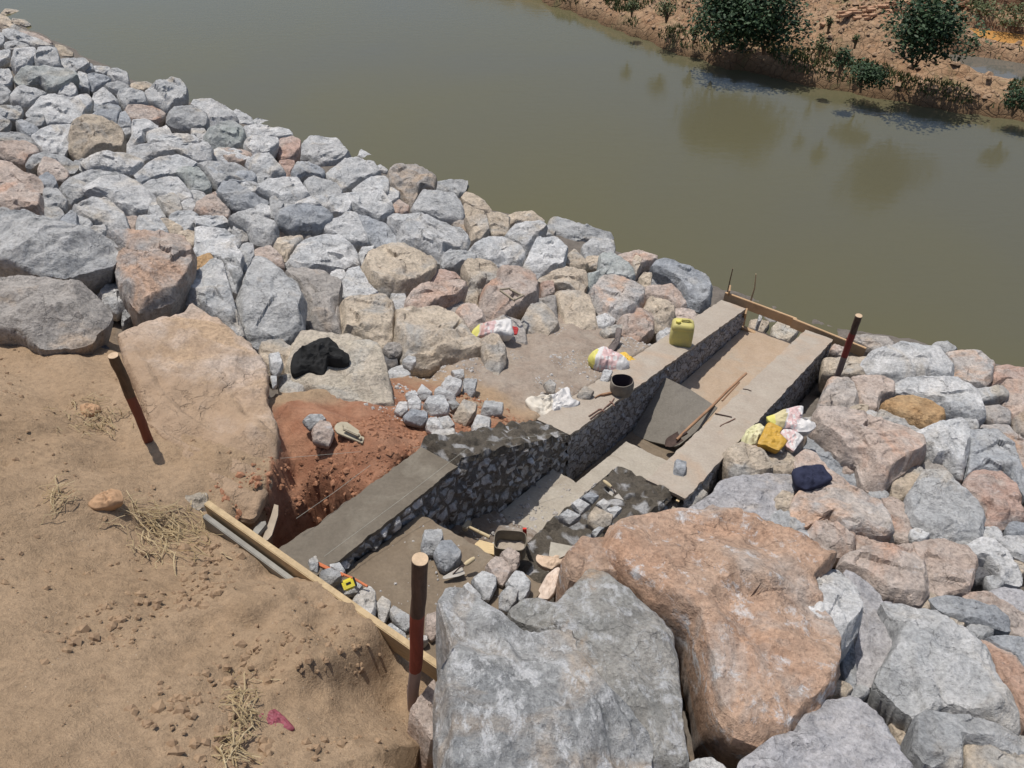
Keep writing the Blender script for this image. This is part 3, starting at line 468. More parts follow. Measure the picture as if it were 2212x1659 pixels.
F|g|.3||255,900 274,920 287,944 259,979 213,985 189,965 171,927 195,904|
F|w|.3||941,981 963,965 1026,946 1044,969 1040,996 1010,1015 958,1014|
F|g|.3||1014,1052 1002,997 1018,971 1080,980 1099,1013 1072,1050|
F|t|.3||758,1054 773,1005 809,1001 853,1010 872,1045 821,1086 784,1078|
F|g|.3||2861,1169 2892,1188 2891,1211 2864,1256 2820,1260 2791,1228 2795,1187|
F|w|.3||2658,1386 2628,1425 2605,1433 2563,1431 2555,1399 2560,1379 2621,1360 2651,1364|
F|w|.3||2934,1461 2899,1503 2845,1491 2836,1445 2875,1422 2922,1426|
F|g|.3||3428,1836 3468,1813 3511,1804 3529,1840 3502,1880 3463,1888 3424,1875|
F|w|.3||4330,2305 4330,2327 4292,2347 4267,2339 4221,2313 4225,2281 4261,2278 4301,2276|
F|t|.3||4433,2480 4387,2485 4365,2451 4374,2425 4421,2411 4464,2424 4467,2454|
F|t|.3||4098,2724 4085,2719 4066,2685 4090,2675 4135,2663 4176,2676 4174,2695 4157,2718|
F|t|.3||3602,2998 3581,2975 3599,2937 3672,2956 3684,2981 3656,3009|
F|w|.3||337,395 331,417 309,432 267,428 249,409 252,382 282,367 322,369|
F|g|.3||112,549 105,530 137,502 189,499 198,528 185,555 143,569|
F|w|.3||880,557 904,589 898,613 864,619 826,595 824,561|
F|g|.3||338,766 313,734 317,702 362,694 405,731 393,759|
F|g|.3||1089,764 1129,750 1161,763 1170,785 1153,809 1125,821 1094,810 1083,796|
F|b|.3||162,815 152,789 177,764 202,747 237,771 254,812 229,829 197,825|
F|w|.3||1110,845 1077,858 1033,842 1038,800 1064,789 1109,790 1125,822|
F|w|.3||1729,839 1722,869 1695,876 1650,856 1651,823 1692,814|
F|w|.3||851,891 806,871 813,847 829,823 876,835 898,855 883,891|
F|w|.3||795,869 833,864 862,900 819,940 773,933 761,908|
F|w|.3||1189,938 1135,951 1101,929 1100,898 1130,883 1160,893 1186,910|
F|w|.3||320,985 324,950 335,935 392,959 403,973 394,1013 349,1021|
F|m|.3||1982,953 2036,968 2045,989 2006,1017 1965,1004 1947,978|
F|p|.3||1178,983 1208,963 1260,990 1273,1020 1222,1032 1193,1014|
F|w|.3||465,1004 435,1038 398,1039 380,1000 409,981 452,971|
F|g|.3||2345,984 2384,973 2406,986 2405,1008 2392,1030 2346,1042 2321,1034 2313,1017|
F|m|.3||1341,1049 1290,1031 1277,1014 1288,990 1326,987 1353,997 1365,1022|
F|t|.3||2594,1107 2596,1137 2581,1167 2526,1164 2512,1150 2532,1114|
F|p|.3||437,1181 438,1162 471,1135 511,1141 531,1175 499,1193|
F|w|.3||1463,1230 1436,1222 1415,1206 1432,1180 1454,1168 1489,1174 1508,1204 1489,1220|
F|g|.3||726,1365 671,1388 641,1354 635,1329 676,1306 728,1328|
F|m|.3||1661,1525 1651,1510 1672,1488 1702,1484 1727,1489 1752,1511 1729,1534 1685,1545|
F|t|.3||3711,1815 3672,1807 3668,1764 3708,1750 3751,1754 3748,1797|
F|w|.3||3808,1822 3785,1842 3737,1834 3714,1816 3724,1792 3754,1775 3774,1774 3812,1804|
F|g|.3||4174,1804 4218,1819 4231,1860 4190,1883 4144,1862 4136,1817|
F|p|.3||3674,2051 3640,2049 3638,2022 3646,2005 3690,1989 3721,1995 3721,2014 3704,2044|
F|t|.3||3516,2068 3534,2083 3523,2107 3479,2127 3452,2124 3437,2109 3459,2076 3474,2061|
F|g|.3||3782,2166 3754,2153 3747,2130 3788,2112 3809,2114 3843,2142 3838,2151 3823,2167|
F|w|.3||3952,2285 4003,2294 4016,2314 4004,2333 3980,2347 3944,2343 3925,2318 3930,2292|
F|w|.3||3415,2336 3409,2315 3456,2291 3498,2301 3506,2331 3464,2350|
F|t|.3||3864,2344 3842,2356 3804,2357 3777,2347 3783,2318 3793,2299 3839,2300 3863,2320|
F|g|.3||4195,2380 4141,2386 4113,2366 4136,2322 4182,2316 4202,2340|
F|g|.3||4254,2495 4283,2487 4329,2500 4342,2519 4313,2550 4279,2557 4258,2529|
F|t|.3||4047,2575 4042,2617 4001,2638 3973,2633 3962,2593 3974,2564 4015,2560|
F|g|.3||3667,2993 3662,2969 3717,2961 3752,2974 3756,2995 3731,3012 3697,3018|
B|g|0||1816,2367 1829,2299 1912,2296 1917,2338 1902,2378 1869,2400 1824,2393|square grey cut block left of the hammer, nearest it
B|b|0||1869,2394 1902,2347 1950,2342 1996,2402 1989,2432 1929,2471 1894,2451|bluish grey cut block above the lying trowel blade
B|p|0||2158,2398 2197,2369 2248,2402 2246,2437 2224,2475 2200,2467|pinkish cut block below the cut-open jerrycan
B|p|0||2092,2453 2133,2411 2170,2417 2215,2479 2173,2534 2133,2507|large pink cut block between two others on the wall footing
B|w|0||2033,2511 2084,2473 2146,2499 2146,2539 2116,2593 2087,2590|pale cut block beside the tip of the front boulder
B|w|0||2181,2526 2219,2473 2259,2480 2296,2530 2289,2569 2246,2607 2208,2556|pale grey cut block at the right end of the block row
B|g|0||2155,2572 2192,2538 2242,2561 2230,2612 2192,2644 2155,2631|
B|w|0||1993,2539 2020,2519 2082,2582 2074,2612 2036,2590|
B|w|0||1622,2614 1649,2578 1690,2605 1688,2647 1665,2690 1644,2700|pale stone block at the corner of the dirt bank
B|g|0||1677,2645 1698,2621 1774,2671 1774,2716 1751,2729 1700,2690|grey stone block left of the front stake
B|w|0||1660,2715 1687,2695 1759,2751 1751,2776 1698,2751|
B|p|0||1836,2663 1896,2636 1926,2730 1864,2770 1835,2741|pinkish stone block right of the front stake
B|w|0||1754,2767 1794,2746 1848,2751 1851,2778 1778,2792|
B|w|0||1330,2426 1365,2401 1378,2434 1373,2475 1340,2464|
B|g|0||1378,2480 1424,2460 1475,2483 1478,2505 1424,2532 1383,2520|
B|w|0||1421,2437 1467,2432 1495,2472 1477,2486 1429,2459|
B|g|0||1410,2532 1467,2524 1482,2558 1456,2571|
B|g|0||1471,2539 1526,2503 1571,2542 1547,2566 1483,2570|grey stone block under the yellow tape measure
B|w|0||2465,2181 2498,2157 2553,2189 2506,2224|
B|b|0||2504,2154 2547,2128 2591,2146 2558,2176|
B|w|0||2572,2180 2606,2156 2640,2184 2611,2206|
B|w|0||2610,2206 2659,2188 2692,2201 2649,2240|
B|t|0||2540,2228 2568,2194 2650,2238 2643,2278 2579,2294 2539,2262|
B|g|0||2406,2239 2450,2204 2516,2238 2461,2267|
B|w|0||2551,2303 2590,2274 2614,2281 2574,2321|
B|b|0||2905,2052 2916,1989 2967,1991 2964,2042 2949,2068 2911,2061|single blue-grey cut block standing on the right wall
B|g|0||2345,1662 2375,1642 2403,1664 2396,1698 2363,1694|
B|t|0||2487,1714 2525,1670 2569,1697 2547,1725 2503,1730|buff block touching the outer edge of the left wall
B|w|0||2587,1656 2606,1599 2650,1605 2627,1655 2600,1663|white block beside the grey rubber pail
B|w|0||1944,1606 2004,1597 2008,1637 1971,1642|
B|w|0||1901,1670 1934,1629 1999,1652 1994,1687 1961,1717 1912,1692|
B|g|0||1999,1641 2064,1643 2053,1701 2036,1717 1997,1705|
B|w|0||1797,1701 1821,1661 1871,1705 1853,1728 1816,1728|
B|w|0||1874,1690 1896,1672 1973,1716 1966,1733 1875,1717|
B|w|0||1749,1703 1794,1689 1811,1716 1757,1730|
B|w|0||1756,1739 1800,1710 1822,1743 1817,1776 1767,1782|
B|w|0||1701,1783 1719,1742 1758,1738 1763,1782 1730,1798|
B|w|0||1825,1755 1848,1720 1919,1715 1946,1770 1934,1794 1859,1798|
B|g|0||1927,1739 1961,1727 1994,1759 1955,1772|
B|t|0||1949,1815 1998,1731 2064,1748 2058,1792 2014,1841 1958,1830|tan uncut block in the grey block heap
B|g|0||2072,1794 2090,1736 2177,1748 2171,1798 2090,1799|long grey block lying apart right of the heap
B|b|0||1736,1805 1778,1773 1850,1786 1849,1825 1821,1841 1751,1825|
B|w|0||1836,1848 1848,1812 1886,1806 1919,1861 1875,1880 1843,1864|
B|w|0||1884,1814 1939,1800 1969,1845 1919,1880|
B|w|0||2035,1848 2057,1796 2123,1813 2118,1869 2090,1900 2040,1880|
B|w|0||1847,1901 1869,1875 1967,1856 1969,1923 1919,1971 1874,1960|
B|w|0||1965,1866 2023,1909 1993,1934 1966,1917|
B|w|0||1933,1982 1961,1935 2016,1924 2028,1952 1969,2014 1938,1998|
B|w|0||2024,1932 2085,1942 2092,1974 2064,1998 2035,1971|
B|g|0||1304,1821 1338,1796 1391,1796 1414,1823 1370,1841 1338,1857|grey block on red earth, farther of the pair
B|p|0||1345,1864 1381,1822 1429,1833 1447,1877 1424,1930 1353,1910|pinkish white block on red earth beside the wooden float
B|w|0||2142,1858 2197,1844 2204,1878 2154,1885|
B|w|0||2158,1910 2197,1897 2215,1926 2176,1955|
B|w|0||2157,1913 2192,1895 2215,1918 2199,1934 2157,1940|
B|w|0||2239,1895 2284,1890 2296,1913 2262,1923|
B|w|0||1159,1536 1209,1527 1226,1582 1214,1609 1187,1626 1167,1609|white block standing between the pink slab and beige boulder
B|w|0||1165,1626 1197,1626 1198,1665 1177,1680|
B|w|0||1736,1563 1762,1540 1797,1544 1799,1572 1773,1601 1741,1583|small white block in the gap right of the beige boulder
"""
# ------------------------------------------------------------------ boulders, stones and cut blocks
NSLOPE=(EN*.28+Vector((0,0,1))).normalized()
def ring_r(pts,c,phi):
    """distance from c to the outline in direction phi (largest hit)"""
    dx,dy=math.cos(phi),math.sin(phi); best=0
    for i in range(len(pts)):
        x1,y1=pts[i][0]-c[0],pts[i][1]-c[1]; x2,y2=pts[(i+1)%len(pts)][0]-c[0],pts[(i+1)%len(pts)][1]-c[1]
        ex,ey=x2-x1,y2-y1; den=dx*ey-dy*ex
        if abs(den)<1e-9: continue
        t=(x1*ey-y1*ex)/den; u=(x1*dy-y1*dx)/den
        if t>0 and -1e-6<=u<=1+1e-6: best=max(best,t)
    return best
def centroid(pts):
    A=cx=cy=0
    for i in range(len(pts)):
        x1,y1=pts[i]; x2,y2=pts[(i+1)%len(pts)]; k=x1*y2-x2*y1; A+=k; cx+=(x1+x2)*k; cy+=(y1+y2)*k
    return (cx/(3*A),cy/(3*A))
def boulder(kind,col,d,lift,pts,idx,name,z=None,face=.62,hk=None,mats=None,cloth=None,parent=None,minT=.1,flat=False):
    rnd=random.Random(idx*7+3); c=centroid(pts)
    radpx=sum(math.hypot(p[0]-c[0],p[1]-c[1]) for p in pts)/len(pts)
    t0=(hit(*c)-CAM).length; Rm=radpx*t0/FPX
    if lift is None: lift=min(.14,.28*Rm)
    C=hit(c[0],c[1],lift) if z is None else at(c[0],c[1],z)
    V=(CAM-C).normalized(); Nn=NSLOPE.copy() if not flat else Vector((0,0,1)); k=0
    while Nn.dot(V)<face and k<30: Nn=(Nn+V*.08).normalized(); k+=1
    A=Vector((1,0,0)); A=(A-Nn*A.dot(Nn)).normalized(); B=Nn.cross(A)
    NA=int(max(44,min(190,radpx*1.35))); NR=max(12,min(36,NA//4))
    rp=[]
    for i in range(NA):
        rp.append(ring_r(pts,c,2*math.pi*i/NA))
    # keep traced corners a little softened, add a rough edge
    gs=(1.045 if radpx<110 else .995) if kind!='B' and not cloth else 1.0
    rs=[(rp[i-1]+rp[i]*6+rp[(i+1)%NA])/8*gs for i in range(NA)]
    out=[]
    for i in range(NA):
        ph=2*math.pi*i/NA; r=rs[i]*(1+ (0 if cloth else .035*noise.noise(Vector((math.cos(ph)*3,math.sin(ph)*3,idx*3.1)))+.035*noise.noise(Vector((math.cos(ph)*11,math.sin(ph)*11,idx*1.7)))))
        dr=ray(c[0]+r*math.cos(ph),c[1]+r*math.sin(ph)); tt=(C-CAM).dot(Nn)/dr.dot(Nn)
        q=CAM+dr*tt-C; out.append((q.dot(A),q.dot(B)))
    R0=sum(math.hypot(*o) for o in out)/NA
    bmax=max(o[1] for o in out); bmin=min(o[1] for o in out); amax=max(abs(o[0]) for o in out)
    def toab(x,y):
        dr=ray(c[0]+(x-c[0])*gs,c[1]+(y-c[1])*gs); q=CAM+dr*((C-CAM).dot(Nn)/dr.dot(Nn))-C; return (q.dot(A),q.dot(B))
    PA=[toab(*p) for p in pts]; ED=[]
    for i in range(len(PA)):
        p,q=PA[i],PA[(i+1)%len(PA)]; mb=(p[1]+q[1])/2
        sl=rnd.uniform(1.2,3.2) if kind!='B' else rnd.uniform(4,7)
        if mb>0 and kind!='B': sl=rnd.uniform(2.2,4.5)
        ED.append((p,q,sl,rnd.uniform(0,.1)))
    def edist(a,b):
        best=9
        for (p,q,sl,o0) in ED:
            dx,dy=q[0]-p[0],q[1]-p[1]; L2=dx*dx+dy*dy+1e-9; t=max(0,min(1,((a-p[0])*dx+(b-p[1])*dy)/L2)); d_=math.hypot(a-p[0]-t*dx,b-p[1]-t*dy)
            v_=d_*sl
            if v_<best: best=v_
        return best
    big=radpx>100
    if big:
        for e in range(len(ED)): ED[e]=(ED[e][0],ED[e][1],rnd.uniform(3,7),0)
    de=d*.6
    if hk is None: hk=max(.16,min(.42,.95*2*de*((max(o[1] for o in out)-min(o[1] for o in out))/2)/R0*1.15)) if kind!='B' else .6
    if col in 'sz' and kind=='R' and not cloth: hk=.1
    if big and not cloth: hk=min(hk,.22) if col in 'sOz' else .34
    if cloth or kind=='B': de=d
    H=R0*hk; vr=-1+2*de if d>0 else -.9; al=rnd.uniform(.3,.65) if kind!='B' else .3; tilt=rnd.uniform(-.25,.25)
    jag=.05 if kind!='B' else .02
    cuts=[]
    for j in range(rnd.randint(5,8) if kind!='B' else 1):
        th=rnd.uniform(0,2*math.pi)
        if big: cuts.append((math.cos(th),math.sin(th),rnd.uniform(.08,.35) if col in 'sOz' else rnd.uniform(.25,.54),rnd.uniform(.1,.6) if col in 'sOz' else rnd.uniform(0,.55))); continue
        cuts.append((math.cos(th),math.sin(th),rnd.uniform(.12,.5) if rnd.random()<.55 else rnd.uniform(.6,1.4),rnd.uniform(.25,.8)))
    if kind=='R' and col=='v': cuts=[(0,1,.34,.12),(.15,-1,.2,-.02),(.78,-.62,.5,.28),(-1,.1,.4,.55),(.9,.43,.45,.5)]
    if kind=='R' and col=='y': cuts=[(.95,.3,.38,.12),(-.85,.5,.32,.05),(-.2,-1,.15,.1),(.8,-.6,.3,.45)]
    if kind=='R' and col=='O' and big: cuts=[(-.9,.45,.16,.25),(.9,-.4,.14,.35),(.1,-1,.12,.3),(.5,.85,.1,.4)]
    def h(a,b,f):
        u=a/amax; v=(b-(bmax+bmin)/2)/((bmax-bmin)/2)
        if v>vr: hh=1-al*(v-vr)/(1-vr)
        else: hh=1-(vr-v)/(vr+1.0001)*.95
        hh=min(hh,1.08-.1*abs(u)+tilt*u)
        for (x,y,g,o) in cuts:
            dd=(a*x+b*y)/R0-o
            hh=(min(hh,1.05-g*max(0,dd)*3) if big else (min(hh,1.02-g*dd if dd>0 else 9) if g>.55 else min(hh,1.05-g*(dd+o+.15))))
        if cloth: return H*max(0,hh)*(1-f**9)
        return min(H*max(0,hh),edist(a,b)+.012*R0)*(1-f**40)
    verts=[];faces=[]
    fs=[ (j/NR)**.72 for j in range(1,NR+1)]
    off=Vector((idx*3.7,idx*1.3,0)); fq=2.2/R0; am=R0*(.05 if kind!='B' else .022)
    sdr=Vector((rnd.gauss(0,1),rnd.gauss(0,1),rnd.gauss(0,1))).normalized(); sfr=rnd.uniform(2.2,3.8)/R0*(1.0 if big else 1)
    FK=.55 if kind!='B' else .2
    if big: FK=.55
    if col in 'sz': FK*=.5
    def place(a,b,f,dn=0):
        hh=h(a,b,f) if dn==0 else -dn
        P_=A*a+B*b+Nn*hh
        if cloth:
            P_+=Nn*cloth*(1-f**6)*R0*(noise.fractal(P_*(3.2/R0)+off,.8,2,4)+1.0*abs(noise.noise(P_*(2.9/R0)+off))+.5*abs(noise.noise(P_*(7/R0)+off))-.3)
        else:
            dv=noise.fractal(P_*fq*2.2+off,.8,2.1,4)
            v1=noise.voronoi(P_*(1.5/R0)+off*2)[0]; v2=noise.voronoi(P_*(4.2/R0)+off)[0]
            wd=1 if dn else (.5+.5*(1-f**8)); x_=(P_.dot(sdr)+.5*R0*noise.noise(P_*(.8/R0)+off))*sfr; saw=(x_-math.floor(x_)); saw=saw if saw<.86 else (1-saw)*6.1
            sc_=1.35/R0; vd,vv=noise.voronoi(P_*sc_+off*3); bl=min(1.,(vd[1]-vd[0])*3.2); bl=bl*bl*(3-2*bl); vv=vv[0]; rv=noise.cell_vector(vv*5.3+off)-Vector((.5,.5,.5)) if False else noise.noise_vector(vv*9.1+off)
            fct=((P_*sc_+off*3-vv).dot(rv))/sc_*(FK if not dn else FK*.6)*(.15+.85*bl if big else .5+.5*bl)
            P_+=Nn*max(-.11*R0,min(.11*R0,fct))*(1 if dn else (1-f**6)*.9+.1)
            P_+=(Nn*.9+ (A*a+B*b)*(.35/R0))*(am*(dv*.45+(v1[0]-.45)*2.2+(v2[0]-.4)*.8+(saw-.5)*(.9+.8*noise.noise(P_*(1.2/R0)+off)))*wd)
        return C+P_
    verts.append(place(0,0,0))
    for f in fs:
        for (a,b) in out: verts.append(place(a*f,b*f,f))
    T=max(minT,R0*.85)
    if col in 'sz': T=max(.12,R0*.35)
    if kind=='R' and not cloth: T=max(T,lift+.42)
    sk=[(1.0,.08),(.94,.3),(.8,.7),(.55,1.0)] if big else [(1.0,.12),(.97,.35),(.88,.7),(.6,1.0)]
    for f,dd in sk:
        for (a,b) in out: verts.append(place(a*f,b*f,f,dd*T))
    verts.append(C-Nn*T)
    for i in range(NA): faces.append((0,1+i,1+(i+1)%NA))
    n=len(fs)+len(sk)
    for j in range(n-1):
        for i in range(NA):
            a=1+j*NA+i; b=1+j*NA+(i+1)%NA; faces.append((a,a+NA,b+NA,b))
    L=len(verts)-1
    for i in range(NA): faces.append((L,1+(n-1)*NA+(i+1)%NA,1+(n-1)*NA+i))
    o=link(name,verts,faces,mats or RM[col],parent,loc=tuple(C),sharp=32 if not cloth else 60)
    return o,c,radpx
LAND=[]      # (label text, px, py) landmarks that single out their neighbours
def rdir(dx,dy):
    a=math.degrees(math.atan2(-dy,dx))%360
    return ['to the right','to the upper right','above','to the upper left','to the left','to the lower left','below','to the lower right'][int(((a+22.5)%360)//45)]
COLW=dict(g='grey',w='pale grey',t='tan',n='beige',p='pinkish',b='slate grey',c='greenish grey',o='ochre',O='orange',m='brownish grey',r='reddish',k='dark',s='pinkish',z='lilac grey',q='mixed tan and grey',y='rusty grey',v='speckled grey')
pend=[]
for i,l in enumerate(DATA.strip().split('\n')):
    kind,col,d,lift,pp,lb=l.split('|')
    pts=[tuple(float(a)/2 for a in q.split(',')) for q in pp.split()]
    lift=float(lift) if lift else None
    if kind=='F': lift=-.02
    zz=None
    if kind=='B':
        lift=.07; c_=centroid(pts)
        for _z in (2.85,2.4):
            p_=at(c_[0],c_[1],_z+.05); s_,n_=SN(p_)
            if 1.34<s_<2.27 and ((_z>2.6 and 1.4<n_<2.26) or (_z<2.6 and 2.26<n_<2.9 and s_>1.8)):
                zf_=(2.94-.21*(n_-1.44)) if _z>2.6 else (2.5-.55*(n_-2.262)); zz=zf_+.045; break
    name={'R':'boulder','F':'stone','B':'stone_block'}[kind]
    o,c,rad=boulder(kind,col,float(d) if kind!='B' else .38,lift,pts,i+1,name,z=zz,face=.62 if kind!='B' else .78,minT=.05 if kind=='B' else .1)
    o['category']={'R':'boulder','F':'stone','B':'stone block'}[kind]
    o['group']={'R':'riprap boulders on the river bank','F':'small stones filling the riprap','B':'cut stone blocks at the building site'}[kind]
    if lb: o['label']=lb; LAND.append((lb,c[0],c[1],kind))
    else: pend.append((o,c,rad,col,kind))
SHORT={ 'mossy brown boulder in the top left corner at the water':'the mossy corner boulder','pale green-grey flat topped boulder near the left edge':'the green-grey flat boulder','broad flat pale slab left of the river edge boulders':'the broad pale slab','grey angular boulder with jagged top on the water edge, upper left':'the jagged water-edge boulder','dark blue-green faceted boulder among pale ones near the water':'the blue-green faceted boulder','large rounded tan boulder high on the left of the grey slope':'the large rounded tan boulder','long pale boulder with a dark shaded front, right of the rounded tan one':'the long dark-fronted boulder','wide pale grey boulder above the tan overhanging boulder':'the wide pale boulder','huge dark grey boulder with a shaded overhang at the left edge':'the overhanging dark grey boulder','big tan and grey boulder leaning beside the dark gap':'the leaning tan-grey boulder','pale boulder with a long black shaded face behind the pink slab':'the black-faced boulder','large domed tan boulder with a grey right flank, mid slope':'the domed tan boulder','long white-edged block with a rough grey front, upper mid slope':'the long white-edged block','smooth blue-grey tilted slab left of the long block':'the tilted blue slab','brown-topped pointed boulder with a big shaded face, river edge':'the brown-topped pointed boulder','flat oval slate grey rock casting a dark shadow on the slope':'the oval slate rock','rust coloured upright rock near the water, upper slope':'the rust coloured rock','bulky pale boulder right of the rust coloured rock':'the bulky pale boulder','wide low white-grey boulder left of the domed tan boulder':'the wide white-grey boulder','flat grey slab boulder at the water edge above the tan cluster':'the flat water-edge slab','tall pale boulder with a brown shaded foot, mid slope':'the tall brown-footed boulder','small brick red cube-like stone between tan boulders':'the brick red cube stone','large blue-grey boulder beside the river end of the left wall':'the blue-grey boulder by the wall','broad boulder with an orange stain, left of the yellow jerrycan':'the orange-stained boulder','broad pale boulder right of the red striped stake':'the boulder by the far stake','pink boulder at the right edge above the dark gap':'the pink right-edge boulder','orange-brown oval stone resting on grey rock, right side':'the orange-brown oval stone','large pinkish orange boulder with a deep shaded front below the torn sacks':'the shaded pinkish boulder','wide slate blue boulder near the right edge':'the slate blue boulder','large dome of plain grey rock, lower right':'the plain grey dome','pink and white mottled boulder below the navy cloth':'the pink mottled boulder','smooth pinkish boulder right of the brown rubble':'the smooth pinkish boulder','huge flat pale grey boulder in the lower right':'the huge flat pale boulder','enormous flat orange slab, largest stone, lower right':'the enormous orange slab','big flat beige boulder lying under the black cloth':'the beige boulder','grey boulder with a white chipped edge in the bottom right corner':'the white-chipped boulder','orange streaked boulder half sunk in brown rubble, lower right':'the orange streaked boulder','low pale grey slab left of the navy cloth':'the low pale slab','pinkish boulder with a shaded front at the left edge':'the left-edge pinkish boulder'}
BL=[('the cement sack with the yellow end',1315,778),('the hammer',1030,1145),('the yellow tape measure',752,1262),('the wooden float',757,932),('the front stake',900,1400),('the small trowel on the wall',1325,1065),('the cut-open jerrycan',1102,1180),('the tan uncut block',1005,893),('the long grey block lying apart',1063,884),('the left wall rough course',1010,985),('the beige boulder',740,820),('the grey rubber pail',1338,828)]
used={}
items={}
for o,c,rad,col,kind in pend:
    ls=[(SHORT[l],x,y) for l,x,y,k in LAND if l in SHORT] if kind!='B' else BL
    best=min(ls,key=lambda t:math.hypot(t[1]-c[0],(t[2]-c[1])*1.2))
    dr=rdir(c[0]-best[1],c[1]-best[2]); items.setdefault((kind,col,best[0],dr),[]).append((math.hypot(c[0]-best[1],c[1]-best[2]),o,col,kind))
ORD=['nearest','second nearest','third nearest','fourth nearest','fifth nearest','sixth nearest','seventh nearest']
for (kind,col,ln,dr),v in items.items():
    v.sort(key=lambda t:t[0])
    for k,(dist,o,_,_) in enumerate(v):
        w_={'R':'boulder','F':'gap stone','B':'block'}[kind]
        o['label']='%s %s, %s%s %s of %s'%(COLW[col],w_,ORD[k]+' ' if len(v)>1 else '','',dr.replace('to the ','') if False else dr,ln)
        o['label']=o['label'].replace('above of','above').replace('below of','below').replace('  ',' ')

# riprap that carries on past the edges of the photograph: one mass
_r=random.Random(77); _V=[];_F=[];_M=[]; _mats=[RM['w'],RM['q'],RM['t'],RM['g']]; _n=0
def _zone(x,y):
    if x>2225 and 800<y<1900: return True
    if y>1700 and 1000<x<2600: return True
    if x<-25 and 20<y<650: return True
    return False
_pts=[]
for _t in range(2600):
    x=_r.uniform(-380,2760); y=_r.uniform(20,1950)
    if not _zone(x,y): continue
    R_p=(26+y*.055)*_r.uniform(.9,1.3)
    if (x-R_p<2215 and x>1106 and y<1690) or (x+R_p>-2 and x<0): continue
    if y>1659 and y-R_p*.9<1668 and x<2212: continue
    if any(math.hypot(x-a,(y-b)*1.2)<(R_p+c_)*.86 for a,b,c_ in _pts): continue
    _pts.append((x,y,R_p))
for (x,y,R_p) in _pts:
    _n+=1; n_=_r.choice([6,7,8]); a0=_r.random()*6.28
    pp_=[(x+R_p*_r.uniform(.85,1.15)*math.cos(a0+k*6.283/n_),y+R_p*.8*_r.uniform(.85,1.15)*math.sin(a0+k*6.283/n_)) for k in range(n_)]
    o,_,_=boulder('R','w',.3,.06,pp_,2000+_n,'tmp'); me=o.data; k0=len(_V); L=o.location
    _V+=[v.co+L for v in me.vertices]; _F+=[tuple(i+k0 for i in p.vertices) for p in me.polygons]; _M+=[_n%4]*len(me.polygons)
    bpy.data.objects.remove(o); bpy.data.meshes.remove(me)
if _V:
    tag(link('distant_riprap',_V,_F,None,sharp=32,mats=_mats,fm=_M),'grey riprap continuing past the edges of the photograph','riprap',kind='stuff')
